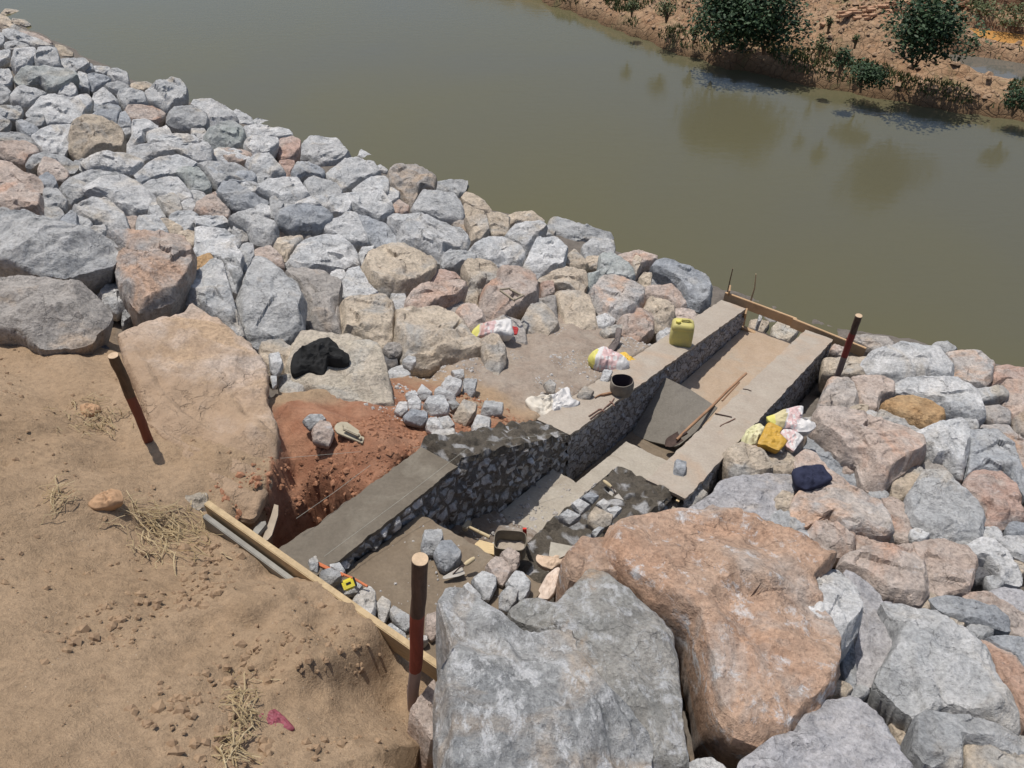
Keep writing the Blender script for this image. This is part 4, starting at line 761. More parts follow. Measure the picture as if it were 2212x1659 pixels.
# ------------------------------------------------------------------ ground
def inpoly(pts,x,y):
    r=False
    for i in range(len(pts)):
        x1,y1=pts[i];x2,y2=pts[(i+1)%len(pts)]
        if (y1>y)!=(y2>y) and x<(x2-x1)*(y-y1)/(y2-y1)+x1: r=not r
    return r
def dline(a,b,x,y):
    ax,ay=a;bx,by=b;dx,dy=bx-ax,by-ay;t=max(0,min(1,((x-ax)*dx+(y-ay)*dy)/(dx*dx+dy*dy)))
    return math.hypot(x-ax-t*dx,y-ay-t*dy)
PIT=[(2.45,1.42),(2.88,1.42),(2.9,1.55),(3.3,2.08),(3.66,2.3),(3.7,2.55),(3.25,2.75),(2.9,2.72),(2.45,2.7)]
def ground(s,n):
    z=base(s,n)
    rub=0.
    # bare working area left of the wall stays at grade, rock zones are dug lower
    work=sm(s,2.3,2.45)*(1-sm(s,3.7+.3*fb(n,1),4.0+.3*fb(n,1)))*sm(n,1.2,1.6)*(1-sm(n,6.2,6.6))
    rock=sm(n,1.75+.12*fb(s*1.3,7)+.13*max(0,s-3.3),2.1+.13*max(0,s-3.3))*(1-work) if s>1.2 else sm(n,.9,1.2)*(1-0)
    if s<1.3: rock=max(rock,sm(n,.8,1.0)) if s<1.22 else rock*0
    z-=.22*rock*(1-sm(n,8.6,9.4))
    if s<1.22: z-=.24*sm(n,.95,1.15)*(1-sm(n,8.3,8.9))
    # cut for the channel between the walls
    if 1.2<s<2.64 and 1.40<n<8.4: z-=.62*sm(min(s-1.15,2.64-s),0,.04)*sm(n,1.40,1.46)*(1-sm(n,8.15,8.3))
    z-=.32*sm(n,8.32,8.55)*(1-sm(n,9.2,9.8))*sm(s,.5,.9)*(1-sm(s,2.65,2.9))
    red=0.
    if 2.3<s<3.9 and 1.2<n<3:
        if inpoly(PIT,s,n):
            dd=min(dline(PIT[i],PIT[i+1],s,n) for i in range(0,5))
            prof=sm(dd,0,.07)
            hole=.15*(1-sm(n,1.9+.10*(s-2.4)+.05*fb(s*4,n*4),2.3+.1*(s-2.9)))*(.6+.4*(1-sm(s,2.75,3.3)))
            z-=prof*(.10*(1-sm(n,2.05,2.3))+.06*(1-sm(n,2.2,2.5))+hole)
            red=1
    z-=.62*sm(s,2.56,2.62)*(1-sm(s+.12*fb(n*5,3),2.88,3.1))*sm(n+.06*fb(s*5,1),1.44,1.6)*(1-sm(n+.08*fb(s*6,7),1.98,2.2))*.9
    z+=.11*sm(s,2.95,3.45)*(1-sm(n+.1*fb(s*3,n*3),1.7,2.05))
    if 2.3<s<3.7: 
        z+=.10*math.exp(-((s-2.95)**2/.09+(n-2.55)**2/.05))
    # dirt bank lip above the pit and noise
    z+=.05*fb(s*1.1,n*1.1,3)+.03*fb(s*5,n*5,9,5)
    if n<2.6: z+=.02*abs(fb(s*13,n*13,2,4))*(1+sm(-s,-3.2,-1.5))
    if s>.9 and n<2.2:      # lumpy broken bank edge close to the board
        e=math.exp(-((n-.95)**2)/.12); z+=.06*e*fb(s*3.2,n*3.2,5,5)
    # undercut trench in front of the board, by the stake
    if n<1.6:
        z+=(.13+.04*fb(s*9,n*9,8))*sm(s+.03*fb(n*7,s*5),1.62,1.76)*(1-sm(s,2.15,2.5))*sm(n,.75,1.05)*(1-sm(n,1.43,1.47))
        z-=.17*(1-sm(s+.03*fb(n*8,s*6,4),1.56,1.72))*sm(s,1.12,1.22)*math.exp(-((n-1.17)**2/.03))
        z+=.05*sm(s,2.45,2.6)*(1-sm(s,2.9,3.1))*sm(n,1.1,1.25)*(1-sm(n,1.30,1.33))
    return z
def axis(parts):
    a=[]
    for lo,hi,st in parts: a+=list(np.arange(lo,hi-1e-6,st))
    a.append(parts[-1][1]); return a
SA=axis([(-90,-10,10),(-10,-2,.4),(-2,.9,.08),(.9,4.4,.028),(4.4,7,.06),(7,12,.15),(12,28,.4),(28,120,8)])
NAx=axis([(-120,-8,8),(-8,-1,.25),(-1,.6,.045),(.6,3.3,.028),(3.3,7,.06),(7,14,.15),(14,18,.5)])
V_=[];F_=[]
for s in SA:
    for n in NAx:
        V_.append(W(s,n,ground(s,n)))
nn_=len(NAx)
for i in range(len(SA)-1):
    for j in range(nn_-1):
        F_.append((i*nn_+j,i*nn_+j+1,(i+1)*nn_+j+1,(i+1)*nn_+j))
def dirt_mat():
    m,nt,b=newmat('bank_earth'); q=N(nt); c=q.coord(rnd=False)
    a=q.noise(c,.9,6,.6,.5); col=q.mix(q.ramp(a,[(.3,0),(.7,1)]),(.305,.210,.128),(.37,.265,.172))
    zr=nt.nodes.new('ShaderNodeAttribute'); zr.attribute_name='soil'
    sp=q.n('ShaderNodeSeparateColor'); q.l(zr.outputs['Color'],sp.inputs[0])
    n2=q.noise(c,5,7,.65); red=q.mix(q.ramp(n2,[(.3,0),(.7,1)]),(.235,.10,.055),(.36,.195,.12))
    gry=q.mix(q.ramp(n2,[(.3,0),(.7,1)]),(.26,.20,.155),(.35,.295,.24))
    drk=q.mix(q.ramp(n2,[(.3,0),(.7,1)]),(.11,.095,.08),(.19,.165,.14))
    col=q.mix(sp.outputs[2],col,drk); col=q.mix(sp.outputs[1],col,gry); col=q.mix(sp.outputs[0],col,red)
    f=q.noise(c,26,8,.7); col=q.mix(.8,col,q.ramp(f,[(.3,.68),(.5,1),(.75,1.22)]),'MULTIPLY')
    g=q.noise(c,120,4,.7); col=q.mix(.6,col,q.ramp(g,[(.3,.75),(.7,1.2)]),'MULTIPLY')
    # pale grit flecks
    vo=q.n('ShaderNodeTexVoronoi'); vo.inputs['Scale'].default_value=42; q.l(c,vo.inputs['Vector']); fl=q.ramp(vo.outputs['Distance'],[(.07,1),(.12,0)]); fm=q.math('MULTIPLY',fl,q.ramp(q.noise(c,6,3),[(.52,0),(.6,1)]))
    col=q.mix(q.math('MULTIPLY',fm,.6),col,(.5,.45,.38)); q.l(col,b.inputs['Base Color']); b.inputs['Roughness'].default_value=.95
    h=q.bump(n2,.5,.05); h=q.bump(f,.8,.02,h); h=q.bump(g,.7,.006,h); q.l(h,b.inputs['Normal']); return m
MD=dirt_mat()
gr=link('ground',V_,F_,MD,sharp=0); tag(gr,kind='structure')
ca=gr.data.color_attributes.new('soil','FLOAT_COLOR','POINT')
cv=[]
for s in SA:
    for n in NAx:
        k=.25*fb(s*2.1,n*2.1,4)
        r_=0.; g_=0.; d_=0.
        if inpoly(PIT,s,n): r_=1.
        r_=max(r_,sm(s+k,2.25,2.4)*(1-sm(s+k,3.5,3.8))*sm(n+k*.4,2.1,2.3)*(1-sm(n+k,3.5,4.0)) if s>2.2 else 0)
        if s>2.4: g_=sm(n+k*1.5,3.9,4.4)*(1-sm(n+k,6.4,6.8))*(1-sm(s,4.2,4.6))
        r_=max(r_,.5*sm(n+k,7,7.3)*(1-sm(n,8.1,8.3)) if 1.2<s<2.6 else 0)
        work=(2.3<s<3.9 and 1.2<n<6.5)
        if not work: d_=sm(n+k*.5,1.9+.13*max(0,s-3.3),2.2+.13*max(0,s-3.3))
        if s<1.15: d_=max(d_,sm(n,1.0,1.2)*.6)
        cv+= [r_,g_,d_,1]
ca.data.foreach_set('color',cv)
# ------------------------------------------------------------------ river
def water_mat(name,c1,c2,rough=.07,bs=.12):
    m,nt,b=newmat(name); q=N(nt); c=q.coord(rnd=False)
    a=q.noise(c,.12,3,.5,.4); q.l(q.mix(q.ramp(a,[(.35,0),(.65,1)]),c1,c2),b.inputs['Base Color'])
    b.inputs['Roughness'].default_value=rough; b.inputs['IOR'].default_value=1.33; b.inputs['Specular IOR Level'].default_value=.5
    h=q.bump(q.noise(q.coord(rnd=False,scale=(1,2.2,1)),3.0,4,.55),bs,.03); h=q.bump(q.noise(c,14,3,.5),bs*.6,.006,h); q.l(h,b.inputs['Normal']); return m
MWt=water_mat('river_water',(.095,.089,.056),(.104,.094,.044),.10)
g_=G(); g_.add([W(-120,8.4,0),W(160,8.4,0),W(160,26,0),W(-120,26,0)],[(0,1,2,3)])
tag(g_.obj('river',MWt,smooth=False),kind='structure')
# ------------------------------------------------------------------ far bank
SHN=[(-60,18.4),(-6,18.7),(.7,19.0),(4.9,18.35),(8.1,18.6),(13.4,20.5),(20,23),(60,40)]
def shore(s): return float(np.interp(s,[a for a,_ in SHN],[b for _,b in SHN]))+.25*fb(s*.8,3)+.1*fb(s*3,8)
PONDS=[(1.0,20.55,2.0,.62,.42),(1.2,22.4,1.7,.50,.55)]
def fz(s,n):
    d=n-shore(s)
    z=-.6+ .95*sm(d,-.8,.35)+.35*sm(d,.3,2.2)
    k=sm(d,.2,1)
    z+=k*(.16*fb(s*.9,n*.9,6)+.09*abs(fb(s*2.6,n*2.6,1,5))+.05*fb(s*7,n*7,3))
    if n<30: z+=.35*k*math.exp(-((s-4.3)**2/1.6+(n-20.6)**2/1.2))
    for (ps,pn,rs,rn,pz) in PONDS:
        e=((s-ps)/rs)**2+((n-pn)/rn)**2; t=1-sm(e,.7,1.9); z=z*(1-t)+(pz-.12)*t
        t2=math.exp(-((e-2.2)**2)/.8)*.12; z=max(z,(pz+.05)*1.0) if 1.25<e<2.6 and z<pz+.05 else z
    # cut clay terraces with stacked bricks at the back
    z+=.75*sm(n,23.9+.25*fb(s*.7,2),24.1+.25*fb(s*.7,2))+.6*sm(n,26.2+.3*fb(s,5),26.4+.3*fb(s,5))
    return z
SB=axis([(-120,-8,8),(-8,16,.09),(16,30,.5),(30,120,6)]); nb=axis([(0,6.5,.075),(6.5,10,.2),(10,140,8)])
V_=[];F_=[]
for s in SB:
    s0=shore(s)-.7
    for d in nb: V_.append(W(s,s0+d,fz(s,s0+d)))
k_=len(nb)
for i in range(len(SB)-1):
    for j in range(k_-1): F_.append((i*k_+j,i*k_+j+1,(i+1)*k_+j+1,(i+1)*k_+j))
def far_mat():
    m,nt,b=newmat('far_bank_clay'); q=N(nt); c=q.coord(rnd=False)
    a=q.noise(c,1.6,7,.65,.4); col=q.mix(q.ramp(a,[(.35,0),(.65,1)]),(.27,.155,.085),(.36,.245,.15))
    f=q.noise(c,9,7,.7); col=q.mix(.9,col,q.ramp(f,[(.32,.5),(.5,1),(.7,1.2)]),'MULTIPLY')
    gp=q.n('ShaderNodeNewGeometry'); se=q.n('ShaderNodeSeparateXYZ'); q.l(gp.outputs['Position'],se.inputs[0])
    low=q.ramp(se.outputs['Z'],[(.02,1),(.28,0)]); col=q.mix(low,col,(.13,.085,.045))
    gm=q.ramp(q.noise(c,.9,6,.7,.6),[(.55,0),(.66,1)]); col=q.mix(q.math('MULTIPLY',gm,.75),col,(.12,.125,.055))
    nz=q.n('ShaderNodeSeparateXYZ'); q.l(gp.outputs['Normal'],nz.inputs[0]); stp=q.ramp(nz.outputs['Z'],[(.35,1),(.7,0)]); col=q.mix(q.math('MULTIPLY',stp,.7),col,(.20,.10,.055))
    v=q.n('ShaderNodeTexVoronoi',feature='DISTANCE_TO_EDGE'); v.inputs['Scale'].default_value=5; q.l(c,v.inputs['Vector']); ck=q.ramp(v.outputs['Distance'],[(0,0),(.06,1)]); col=q.mix(.5,col,q.ramp(ck,[(0,.5),(1,1)]),'MULTIPLY')
    q.l(col,b.inputs['Base Color']); b.inputs['Roughness'].default_value=.95
    h=q.bump(f,.8,.06); h=q.bump(ck,.6,.03,h); q.l(h,b.inputs['Normal']); return m
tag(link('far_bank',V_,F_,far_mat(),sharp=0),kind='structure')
def pond(i,mat):
    ps,pn,rs,rn,pz=PONDS[i]; pts=[]
    for k in range(48):
        a=2*math.pi*k/48; r=1.12*(1+.08*math.sin(3*a+i)+.05*math.sin(5*a)); pts.append(W(ps+rs*r*math.cos(a),pn+rn*r*math.sin(a),pz-.01))
    g=G(); g.add(pts,[tuple(range(48))]); tag(g.obj('pond',mat,smooth=False),kind='structure')
pond(0,water_mat('pond_water',(.10,.10,.085),(.12,.11,.09),.03,.05))
pond(1,water_mat('muddy_pond_water',(.42,.21,.06),(.40,.2,.055),.5,.1))
# ------------------------------------------------------------------ plants of the far bank
def leaf_mat(name,c1,c2):
    m,nt,b=newmat(name); q=N(nt)
    oi=q.n('ShaderNodeNewGeometry'); col=q.mix(oi.outputs['Random Per Island'],c1,c2); q.l(col,b.inputs['Base Color']); b.inputs['Roughness'].default_value=.6; return m
ML1=leaf_mat('bush_leaves',(.018,.04,.017),(.06,.10,.045)); ML2=leaf_mat('scrub_leaves',(.05,.075,.025),(.13,.14,.06)); MBk=simple('bark',(.16,.11,.07))
MDry=leaf_mat('dry_stems',(.34,.25,.13),(.55,.44,.27))
def bush(name,px,py,wpx,hpx,nl,label,mat=ML1,leaf=.075,group='bushes on the far bank',seed=1,lobes=5,cat='bush',z=None):
    rnd=random.Random(seed); P0=at(px,py,.8)
    for _ in range(6):
        s,n=SN(P0); P0=at(px,py,max(.02,fz(s,n)))
    t=(P0-CAM).length; wd=wpx*t/FPX/1.0; ht=hpx*t/FPX/.9
    root=empty(name,P0,label,cat,group)
    L=[(Vector((0,0,ht*.42)),wd*.42,ht*.40)]
    for k in range(lobes):
        a=rnd.uniform(0,6.28); r=rnd.uniform(0,.27)*wd; L.append((Vector((math.cos(a)*r*1.2,math.sin(a)*r,ht*rnd.uniform(.22,.72))),wd*rnd.uniform(.24,.36),ht*rnd.uniform(.22,.34)))
    V=[];F=[]
    for i in range(nl):
        c,rw,rh=rnd.choice(L); d=Vector((rnd.gauss(0,1),rnd.gauss(0,1),rnd.gauss(0,1))).normalized(); rr=rnd.random()**.35*rnd.uniform(.85,1.1)
        p=P0+c+Vector((d.x*rw*rr,d.y*rw*rr,d.z*rh*rr)); 
        if p.z<P0.z: p.z=P0.z+rnd.uniform(0,.15)
        ax=Vector((rnd.gauss(0,1),rnd.gauss(0,1),rnd.gauss(0,.5))).normalized(); nn=Vector((rnd.gauss(0,.8),rnd.gauss(0,.8),1)).normalized(); bx=ax.cross(nn).normalized(); l=leaf*1.25*rnd.uniform(.6,1.3)
        k=len(V); V+=[p-ax*l*.5,p+bx*l*.28,p+ax*l*.5,p-bx*l*.28]; F.append((k,k+1,k+2,k+3))
    link('crown',V,F,mat,root,loc=tuple(P0),smooth=False)
    g=G()
    for k in range(5):
        a=rnd.uniform(0,6.28); e=Vector((math.cos(a)*wd*.25,math.sin(a)*wd*.25,ht*.6)); g.tube([P0-Vector((0,0,.1)),P0+e*.5+Vector((0,0,.05)),P0+e],[.02,.014,.006],6)
    g.obj('stem',MBk,root,loc=tuple(P0)); return root
bush('bush',1545,112,165,140,5200,'tall dark green bush at the far waterline, left of its twin',seed=3,lobes=8)
bush('bush',1650,108,165,150,5200,'tall dark green bush on the far bank, right of its twin',seed=9,lobes=8)
bush('bush',1975,140,180,125,4800,'rounded green bush standing alone before the blue pond',seed=5,lobes=7)
bush('bush',1862,190,95,50,1300,'low spreading green shrub at the waterline below the rounded bush',seed=6,lobes=6,leaf=.06)
bush('bush',1815,155,50,45,500,'small dark weed clump left of the low shrub',seed=7,lobes=4,leaf=.05)
bush('bush',1440,40,60,45,500,'thin green clump left of the tall bushes',ML2,seed=8,lobes=4,leaf=.05)
bush('bush',1365,28,34,26,260,'small grassy green clump farthest left on the far bank',ML2,seed=18,lobes=3,leaf=.05)
bush('bush',1772,112,34,26,260,'small olive tuft on bare clay right of the tall bushes',ML2,seed=10,lobes=3,leaf=.045)
bush('bush',1790,62,22,22,160,'tiny olive tuft high on the bare clay mound',ML2,seed=11,lobes=2,leaf=.04)
bush('bush',1848,95,20,18,140,'tiny olive tuft left of the rounded bush',ML2,seed=12,lobes=2,leaf=.04)
bush('bush',2190,240,70,50,700,'dark weed clump at the waterline in the right corner',seed=13,lobes=4,leaf=.05)
bush('bush',2195,60,80,40,800,'dusty green scrub behind the orange pond',ML2,seed=14,lobes=5,leaf=.05)
bush('bush',2115,38,90,26,700,'flat green scrub patch below the clay terrace',ML2,seed=15,lobes=5,leaf=.05)
bush('bush',1500,85,40,26,260,'small weed at the foot of the left tall bush',ML2,seed=16,lobes=3,leaf=.05)
# waterline weeds: uncountable
rnd=random.Random(4); V_=[];F_=[]
for i in range(16000):
    s=rnd.uniform(-3,13); d=abs(rnd.gauss(.55,.35)) if rnd.random()<.7 else rnd.uniform(0,5.5); n=shore(s)+d
    if noise.noise(Vector((s*.9,n*1.2,2)))<(-.02 if d<1.3 else .22): continue
    if any(((s-a)/(c*1.1))**2+((n-b)/(e*1.1))**2<1 for a,b,c,e,_ in PONDS): continue
    p=W(s,n,fz(s,n)); a=rnd.uniform(0,6.28); h_=rnd.uniform(.05,.14); dx=Vector((math.cos(a),math.sin(a),0))
    k=len(V_); V_+=[p-dx*.018,p+dx*.018,p+Vector((rnd.uniform(-.06,.06),rnd.uniform(-.06,.06),h_))]; F_.append((k,k+1,k+2))
tag(link('bank_weeds',V_,F_,ML2,smooth=False),'low weeds and grass scattered over the far bank','weeds',kind='stuff')
# clay rubble on the far bank and loose fired bricks
MCl=simple('clay_rubble',(.36,.24,.15),sc=6,bump=.5); V_=[];F_=[]
def chip(V,F,p,r,rnd,fl=.7):
    k=len(V); ph=rnd.uniform(0,6.28); m=[]
    for a in range(5):
        t=ph+a*1.2566; q=r*rnd.uniform(.7,1.2); V.append(p+Vector((math.cos(t)*q,math.sin(t)*q,rnd.uniform(-.1,.2)*r)))
    for a in range(3):
        t=ph+a*2.09; q=r*rnd.uniform(.3,.6); V.append(p+Vector((math.cos(t)*q,math.sin(t)*q,fl*r*rnd.uniform(.7,1.2))))
    F+=[(k+5,k+6,k+7),(k,k+1,k+5),(k+1,k+6,k+5),(k+1,k+2,k+6),(k+2,k+3,k+6),(k+3,k+7,k+6),(k+3,k+4,k+7),(k+4,k+5,k+7),(k+4,k,k+5)]
for i in range(2600):
    s=rnd.uniform(-2,12); n=shore(s)+rnd.uniform(.1,5.5)
    if any(((s-a)/(c*1.15))**2+((n-b)/(e*1.15))**2<1 for a,b,c,e,_ in PONDS): continue
    chip(V_,F_,W(s,n,fz(s,n)),rnd.uniform(.02,.11)*rnd.uniform(.5,1),rnd)
tag(link('clay_rubble',V_,F_,MCl,smooth=False),'broken clay lumps strewn over the far bank','rubble',kind='stuff')
# ------------------------------------------------------------------ crops used to read positions from the photograph
CR={'1':(0,0,2.011),'3':(1000,650,2.011),'4':(2000,850,2.011),'5':(1000,1400,2.011),'6':(2000,1500,2.011),'7':(3000,1200,2.018),'9':(1000,2100,2.011),'10':(2000,2247,2.011),'11':(0,1200,2.011),'12':(0,2000,1.547),'14':(2600,1050,2.458),'17':(2250,1100,2.458),'18':(1700,1900,3.16),'19':(1860,1250,9.217),'20':(2330,1380,9.217),'21':(2940,1600,6.144),'22':(2080,1530,6.506),'0':(0,0,.54)}
def PX(c,x,y):
    ox,oy,s=CR[c]; return ((ox+x/s)*.54,(oy+y/s)*.54)
def PP(c,txt): return [PX(c,*map(float,q.split(','))) for q in txt.split()]
def hitf(px,py,f,lift=0,t0=1.5):
    r=ray(px,py); t=t0
    while t<30:
        p=CAM+r*t; s,n=SN(p)
        if p.z<=f(s,n)+lift: break
        t+=.02
    lo,hi=t-.02,t
    for _ in range(12):
        m=(lo+hi)/2; p=CAM+r*m; s,n=SN(p)
        if p.z<=f(s,n)+lift: hi=m
        else: lo=m
    return CAM+r*hi
# ------------------------------------------------------------------ masonry
LT=[(1.36,3.07),(1.64,3.0),(2.62,2.86),(2.66,2.92),(3.38,2.46),(3.98,2.07),(4.02,2.02),(8.12,.9)]
RT=[(2.30,2.50),(3.0,2.33),(3.9,2.07),(3.96,2.04),(8.12,.9)]
def zL(s,n): return float(np.interp(n,[a for a,_ in LT],[b for _,b in LT]))
def zR(s,n): return float(np.interp(n,[a for a,_ in RT],[b for _,b in RT]))
def stone_face_mat(name,mort,st1,st2,sc,stretch,edge=.09):
    m,nt,b=newmat(name); q=N(nt); c=q.coord(rnd=False); 
    dn=q.n('ShaderNodeTexNoise'); dn.inputs['Scale'].default_value=7; dn.inputs['Detail'].default_value=5; q.l(c,dn.inputs['Vector'])
    sc_=q.n('ShaderNodeVectorMath',operation='SCALE'); sc_.inputs['Scale'].default_value=.14; q.l(dn.outputs['Color'],sc_.inputs[0]); ad=q.n('ShaderNodeVectorMath',operation='ADD'); q.l(c,ad.inputs[0]); q.l(sc_.outputs[0],ad.inputs[1])
    mp=q.n('ShaderNodeMapping'); mp.inputs['Rotation'].default_value=(0,0,-math.atan2(EN.y,EN.x)); mp.inputs['Scale'].default_value=stretch; q.l(ad.outputs[0],mp.inputs[0])
    v=q.n('ShaderNodeTexVoronoi',feature='DISTANCE_TO_EDGE'); v.inputs['Scale'].default_value=sc; q.l(mp.outputs[0],v.inputs['Vector'])
    v2=q.n('ShaderNodeTexVoronoi'); v2.inputs['Scale'].default_value=sc; q.l(mp.outputs[0],v2.inputs['Vector'])
    a=q.noise(c,16,7,.7); stn=q.mix(q.ramp(a,[(.35,0),(.65,1)]),st1,st2); cr=q.n('ShaderNodeSeparateColor'); q.l(v2.outputs['Color'],cr.inputs[0]); stn=q.mix(.6,stn,q.ramp(cr.outputs[0],[(0,.55),(1,1.2)]),'MULTIPLY')
    k=q.ramp(v.outputs['Distance'],[(edge,0),(edge*1.8,1)]); col=q.mix(k,q.mix(q.ramp(a,[(.3,0),(.7,1)]),tuple(x*.7 for x in mort),mort),stn)
    f=q.noise(c,60,5,.75); col=q.mix(.8,col,q.ramp(f,[(.32,.6),(.5,1),(.68,1.35)]),'MULTIPLY'); q.l(col,b.inputs['Base Color']); b.inputs['Roughness'].default_value=.95
    h=q.bump(k,.6,.03); h=q.bump(a,1,.04,h); h=q.bump(f,.9,.012,h); q.l(h,b.inputs['Normal']); return m
MSF=stone_face_mat('chiselled_masonry',(0.237,0.213,0.194),(0.338,0.325,0.325),(0.525,0.512,0.512),9.5,(1,1,1.5),.04)
MSR=stone_face_mat('fresh_masonry',(0.237,0.213,0.188),(0.525,0.512,0.500),(0.688,0.675,0.663),9.5,(1,1,1.3),.10)
MSO=stone_face_mat('outer_masonry',(.22,.19,.16),(.24,.22,.20),(.33,.31,.29),7,(1,1,1.6),.04)
def mortar_mat(name,c1,c2,patch,pc=.62,sc=1.1):
    m,nt,b=newmat(name); q=N(nt); c=q.coord(rnd=False); a=q.noise(c,5,7,.65); col=q.mix(q.ramp(a,[(.3,0),(.7,1)]),c1,c2)
    p=q.ramp(q.noise(c,sc,5,.65,.8),[(pc-.08,0),(pc+.08,1)]); col=q.mix(q.math('MULTIPLY',p,.8),col,patch)
    f=q.noise(c,48,6,.75); col=q.mix(.7,col,q.ramp(f,[(.3,.75),(.7,1.18)]),'MULTIPLY'); q.l(col,b.inputs['Base Color']); b.inputs['Roughness'].default_value=.9
    h=q.bump(a,.5,.02); h=q.bump(f,.6,.006,h); q.l(h,b.inputs['Normal']); return m
MCop=mortar_mat('cured_mortar',(.33,.275,.22),(.38,.33,.27),(.40,.28,.19),.6)
MWet=mortar_mat('damp_mortar',(.125,.105,.08),(.165,.14,.108),(.21,.185,.145),.62,2.2)
MFl=mortar_mat('dry_screed',(.33,.29,.235),(.39,.35,.29),(.21,.165,.12),.66,2.4)
MDk=mortar_mat('damp_floor',(.15,.115,.08),(.20,.155,.108),(.24,.20,.15),.6,2)
MRub=mortar_mat('rubble_floor',(.13,.095,.068),(.20,.155,.12),(.33,.29,.25),.56,3.5)
MSand=mortar_mat('sandy_floor',(.35,.26,.18),(.39,.30,.22),(.36,.31,.25),.58,1.6)
def strip(name,prof,sA,sB,mat,parent,th=.03,st=.02,amp=.008,loc=None,edge=.0,seed=0):
    """coping: top and short sides following the profile z(n)"""
    n0,n1=prof[0][0],prof[-1][0]; f=lambda n: float(np.interp(n,[a for a,_ in prof],[b for _,b in prof]))
    K=max(3,int((n1-n0)/st)); rings=[]; cols=9
    V=[];F=[]
    for i in range(K+1):
        n=n0+(n1-n0)*i/K; z=f(n); row=[]
        e0=edge*fb(n*9,seed+1,0,4); e1=edge*fb(n*9,seed+7,0,4)
        ss=[sA+e0,sA+e0]+[sA+e0+(sB+e1-sA-e0)*k/(cols-1) for k in range(cols)]+[sB+e1,sB+e1]
        for k,s in enumerate(ss):
            if k==0 or k==len(ss)-1: zz=z-th
            elif k==1 or k==len(ss)-2: zz=z-.008
            else: zz=z+(amp*fb(s*6,n*6,seed,5) if 2<k<len(ss)-3 else -.002+amp*.6*fb(s*9,n*9,seed))
            V.append(W(s,n,zz))
    c=cols+4
    for i in range(K):
        for k in range(c-1): a=i*c+k; F.append((a,a+c,a+c+1,a+1))
    F.append(tuple(range(c))); F.append(tuple(K*c+k for k in range(c))[::-1])
    V+=[];
    return link(name,V,F,mat,parent,loc=loc,sharp=50)
def wface(name,s,prof,zb,mat,parent,sgn,loc,amp=.02,drop=.03,cell=.14,n0=None,n1=None,st=.02):
    """rough stone face at s, outward direction sgn"""
    f=lambda n: float(np.interp(n,[a for a,_ in prof],[b for _,b in prof]))-drop
    n0=prof[0][0] if n0 is None else n0; n1=prof[-1][0] if n1 is None else n1
    K=int((n1-n0)/st); Z=26; V=[];F=[]
    for i in range(K+1):
        n=n0+(n1-n0)*i/K
        for j in range(Z+1):
            zt=f(n); z=zt+(zb(n)-zt)*j/Z
            w_=W(s,n,z); d=noise.voronoi(Vector((n/cell,z/cell*1.35,s)))[0]
            bulge_=amp*(min(1.,(d[1]-d[0])*2.2)-.35)+amp*.7*fb(n*16,z*16,s,4)
            if j==0: bulge_=0
            V.append(W(s+sgn*bulge_,n,z))
    for i in range(K):
        for j in range(Z):
            a=i*(Z+1)+j; q=(a,a+1,a+Z+2,a+Z+1); F.append(q if sgn>0 else q[::-1])
    return link(name,V,F,mat,parent,loc=loc,sharp=40)
def endcap(name,n,sA,sB,zt,zb,mat,parent,loc,sgn):
    V=[];F=[];A_=12;B_=14
    for i in range(A_+1):
        for j in range(B_+1):
            s=sA+(sB-sA)*i/A_; z=zt+(zb-zt)*j/B_; V.append(W(s,n+sgn*.02*fb(s*14,z*14,n,4)*(0 if j==0 else 1),z))
    for i in range(A_):
        for j in range(B_): a=i*(B_+1)+j; F.append((a,a+1,a+B_+2,a+B_+1))
    return link(name,V,F,mat,parent,loc=loc,sharp=40)
zfl=lambda n: float(np.interp(n,[1.4,2.27,2.28,3.0,3.01,3.72,3.73,5.1,8.3],[2.75,2.6,2.4,2.0,1.9,1.75,1.4,1.0,.4]))-.12
SI,SO=2.28,2.60; TI,TO=1.54,1.215
lp=W(2.44,3,2)
LW=empty('wing_wall',lp,'left stone channel wall with the yellow jerrycan on top','wall','stone walls of the channel')
strip('coping',[p for p in LT if p[0]>=4.0],SI,SO-.0,MCop,LW,loc=tuple(lp),edge=.012,seed=1)
strip('coping',[(1.36,3.07),(1.64,3.0),(2.62,2.86)],SI,SO-.03,MWet,LW,loc=tuple(lp),edge=.02,seed=2)['label']='dark damp mortar top of the upper section'
wface('stone_face',SI,LT,zfl,MSF,LW,-1,tuple(lp),amp=.022,n0=3.99,n1=8.12,cell=.075)
wface('stone_face',SI,LT,zfl,MSR,LW,-1,tuple(lp),amp=.035,drop=.02,n0=1.36,n1=3.985,cell=.10)
wface('stone_face',SO-.02,LT,lambda n:base(2.6,n)-.5,MSO,LW,1,tuple(lp),amp=.02,n0=1.37,n1=8.12)
endcap('end_face',8.12,SI,SO,.88,.2,MSF,LW,tuple(lp),1); endcap('end_face',1.36,SI,SO-.03,3.04,2.3,MSR,LW,tuple(lp),-1)
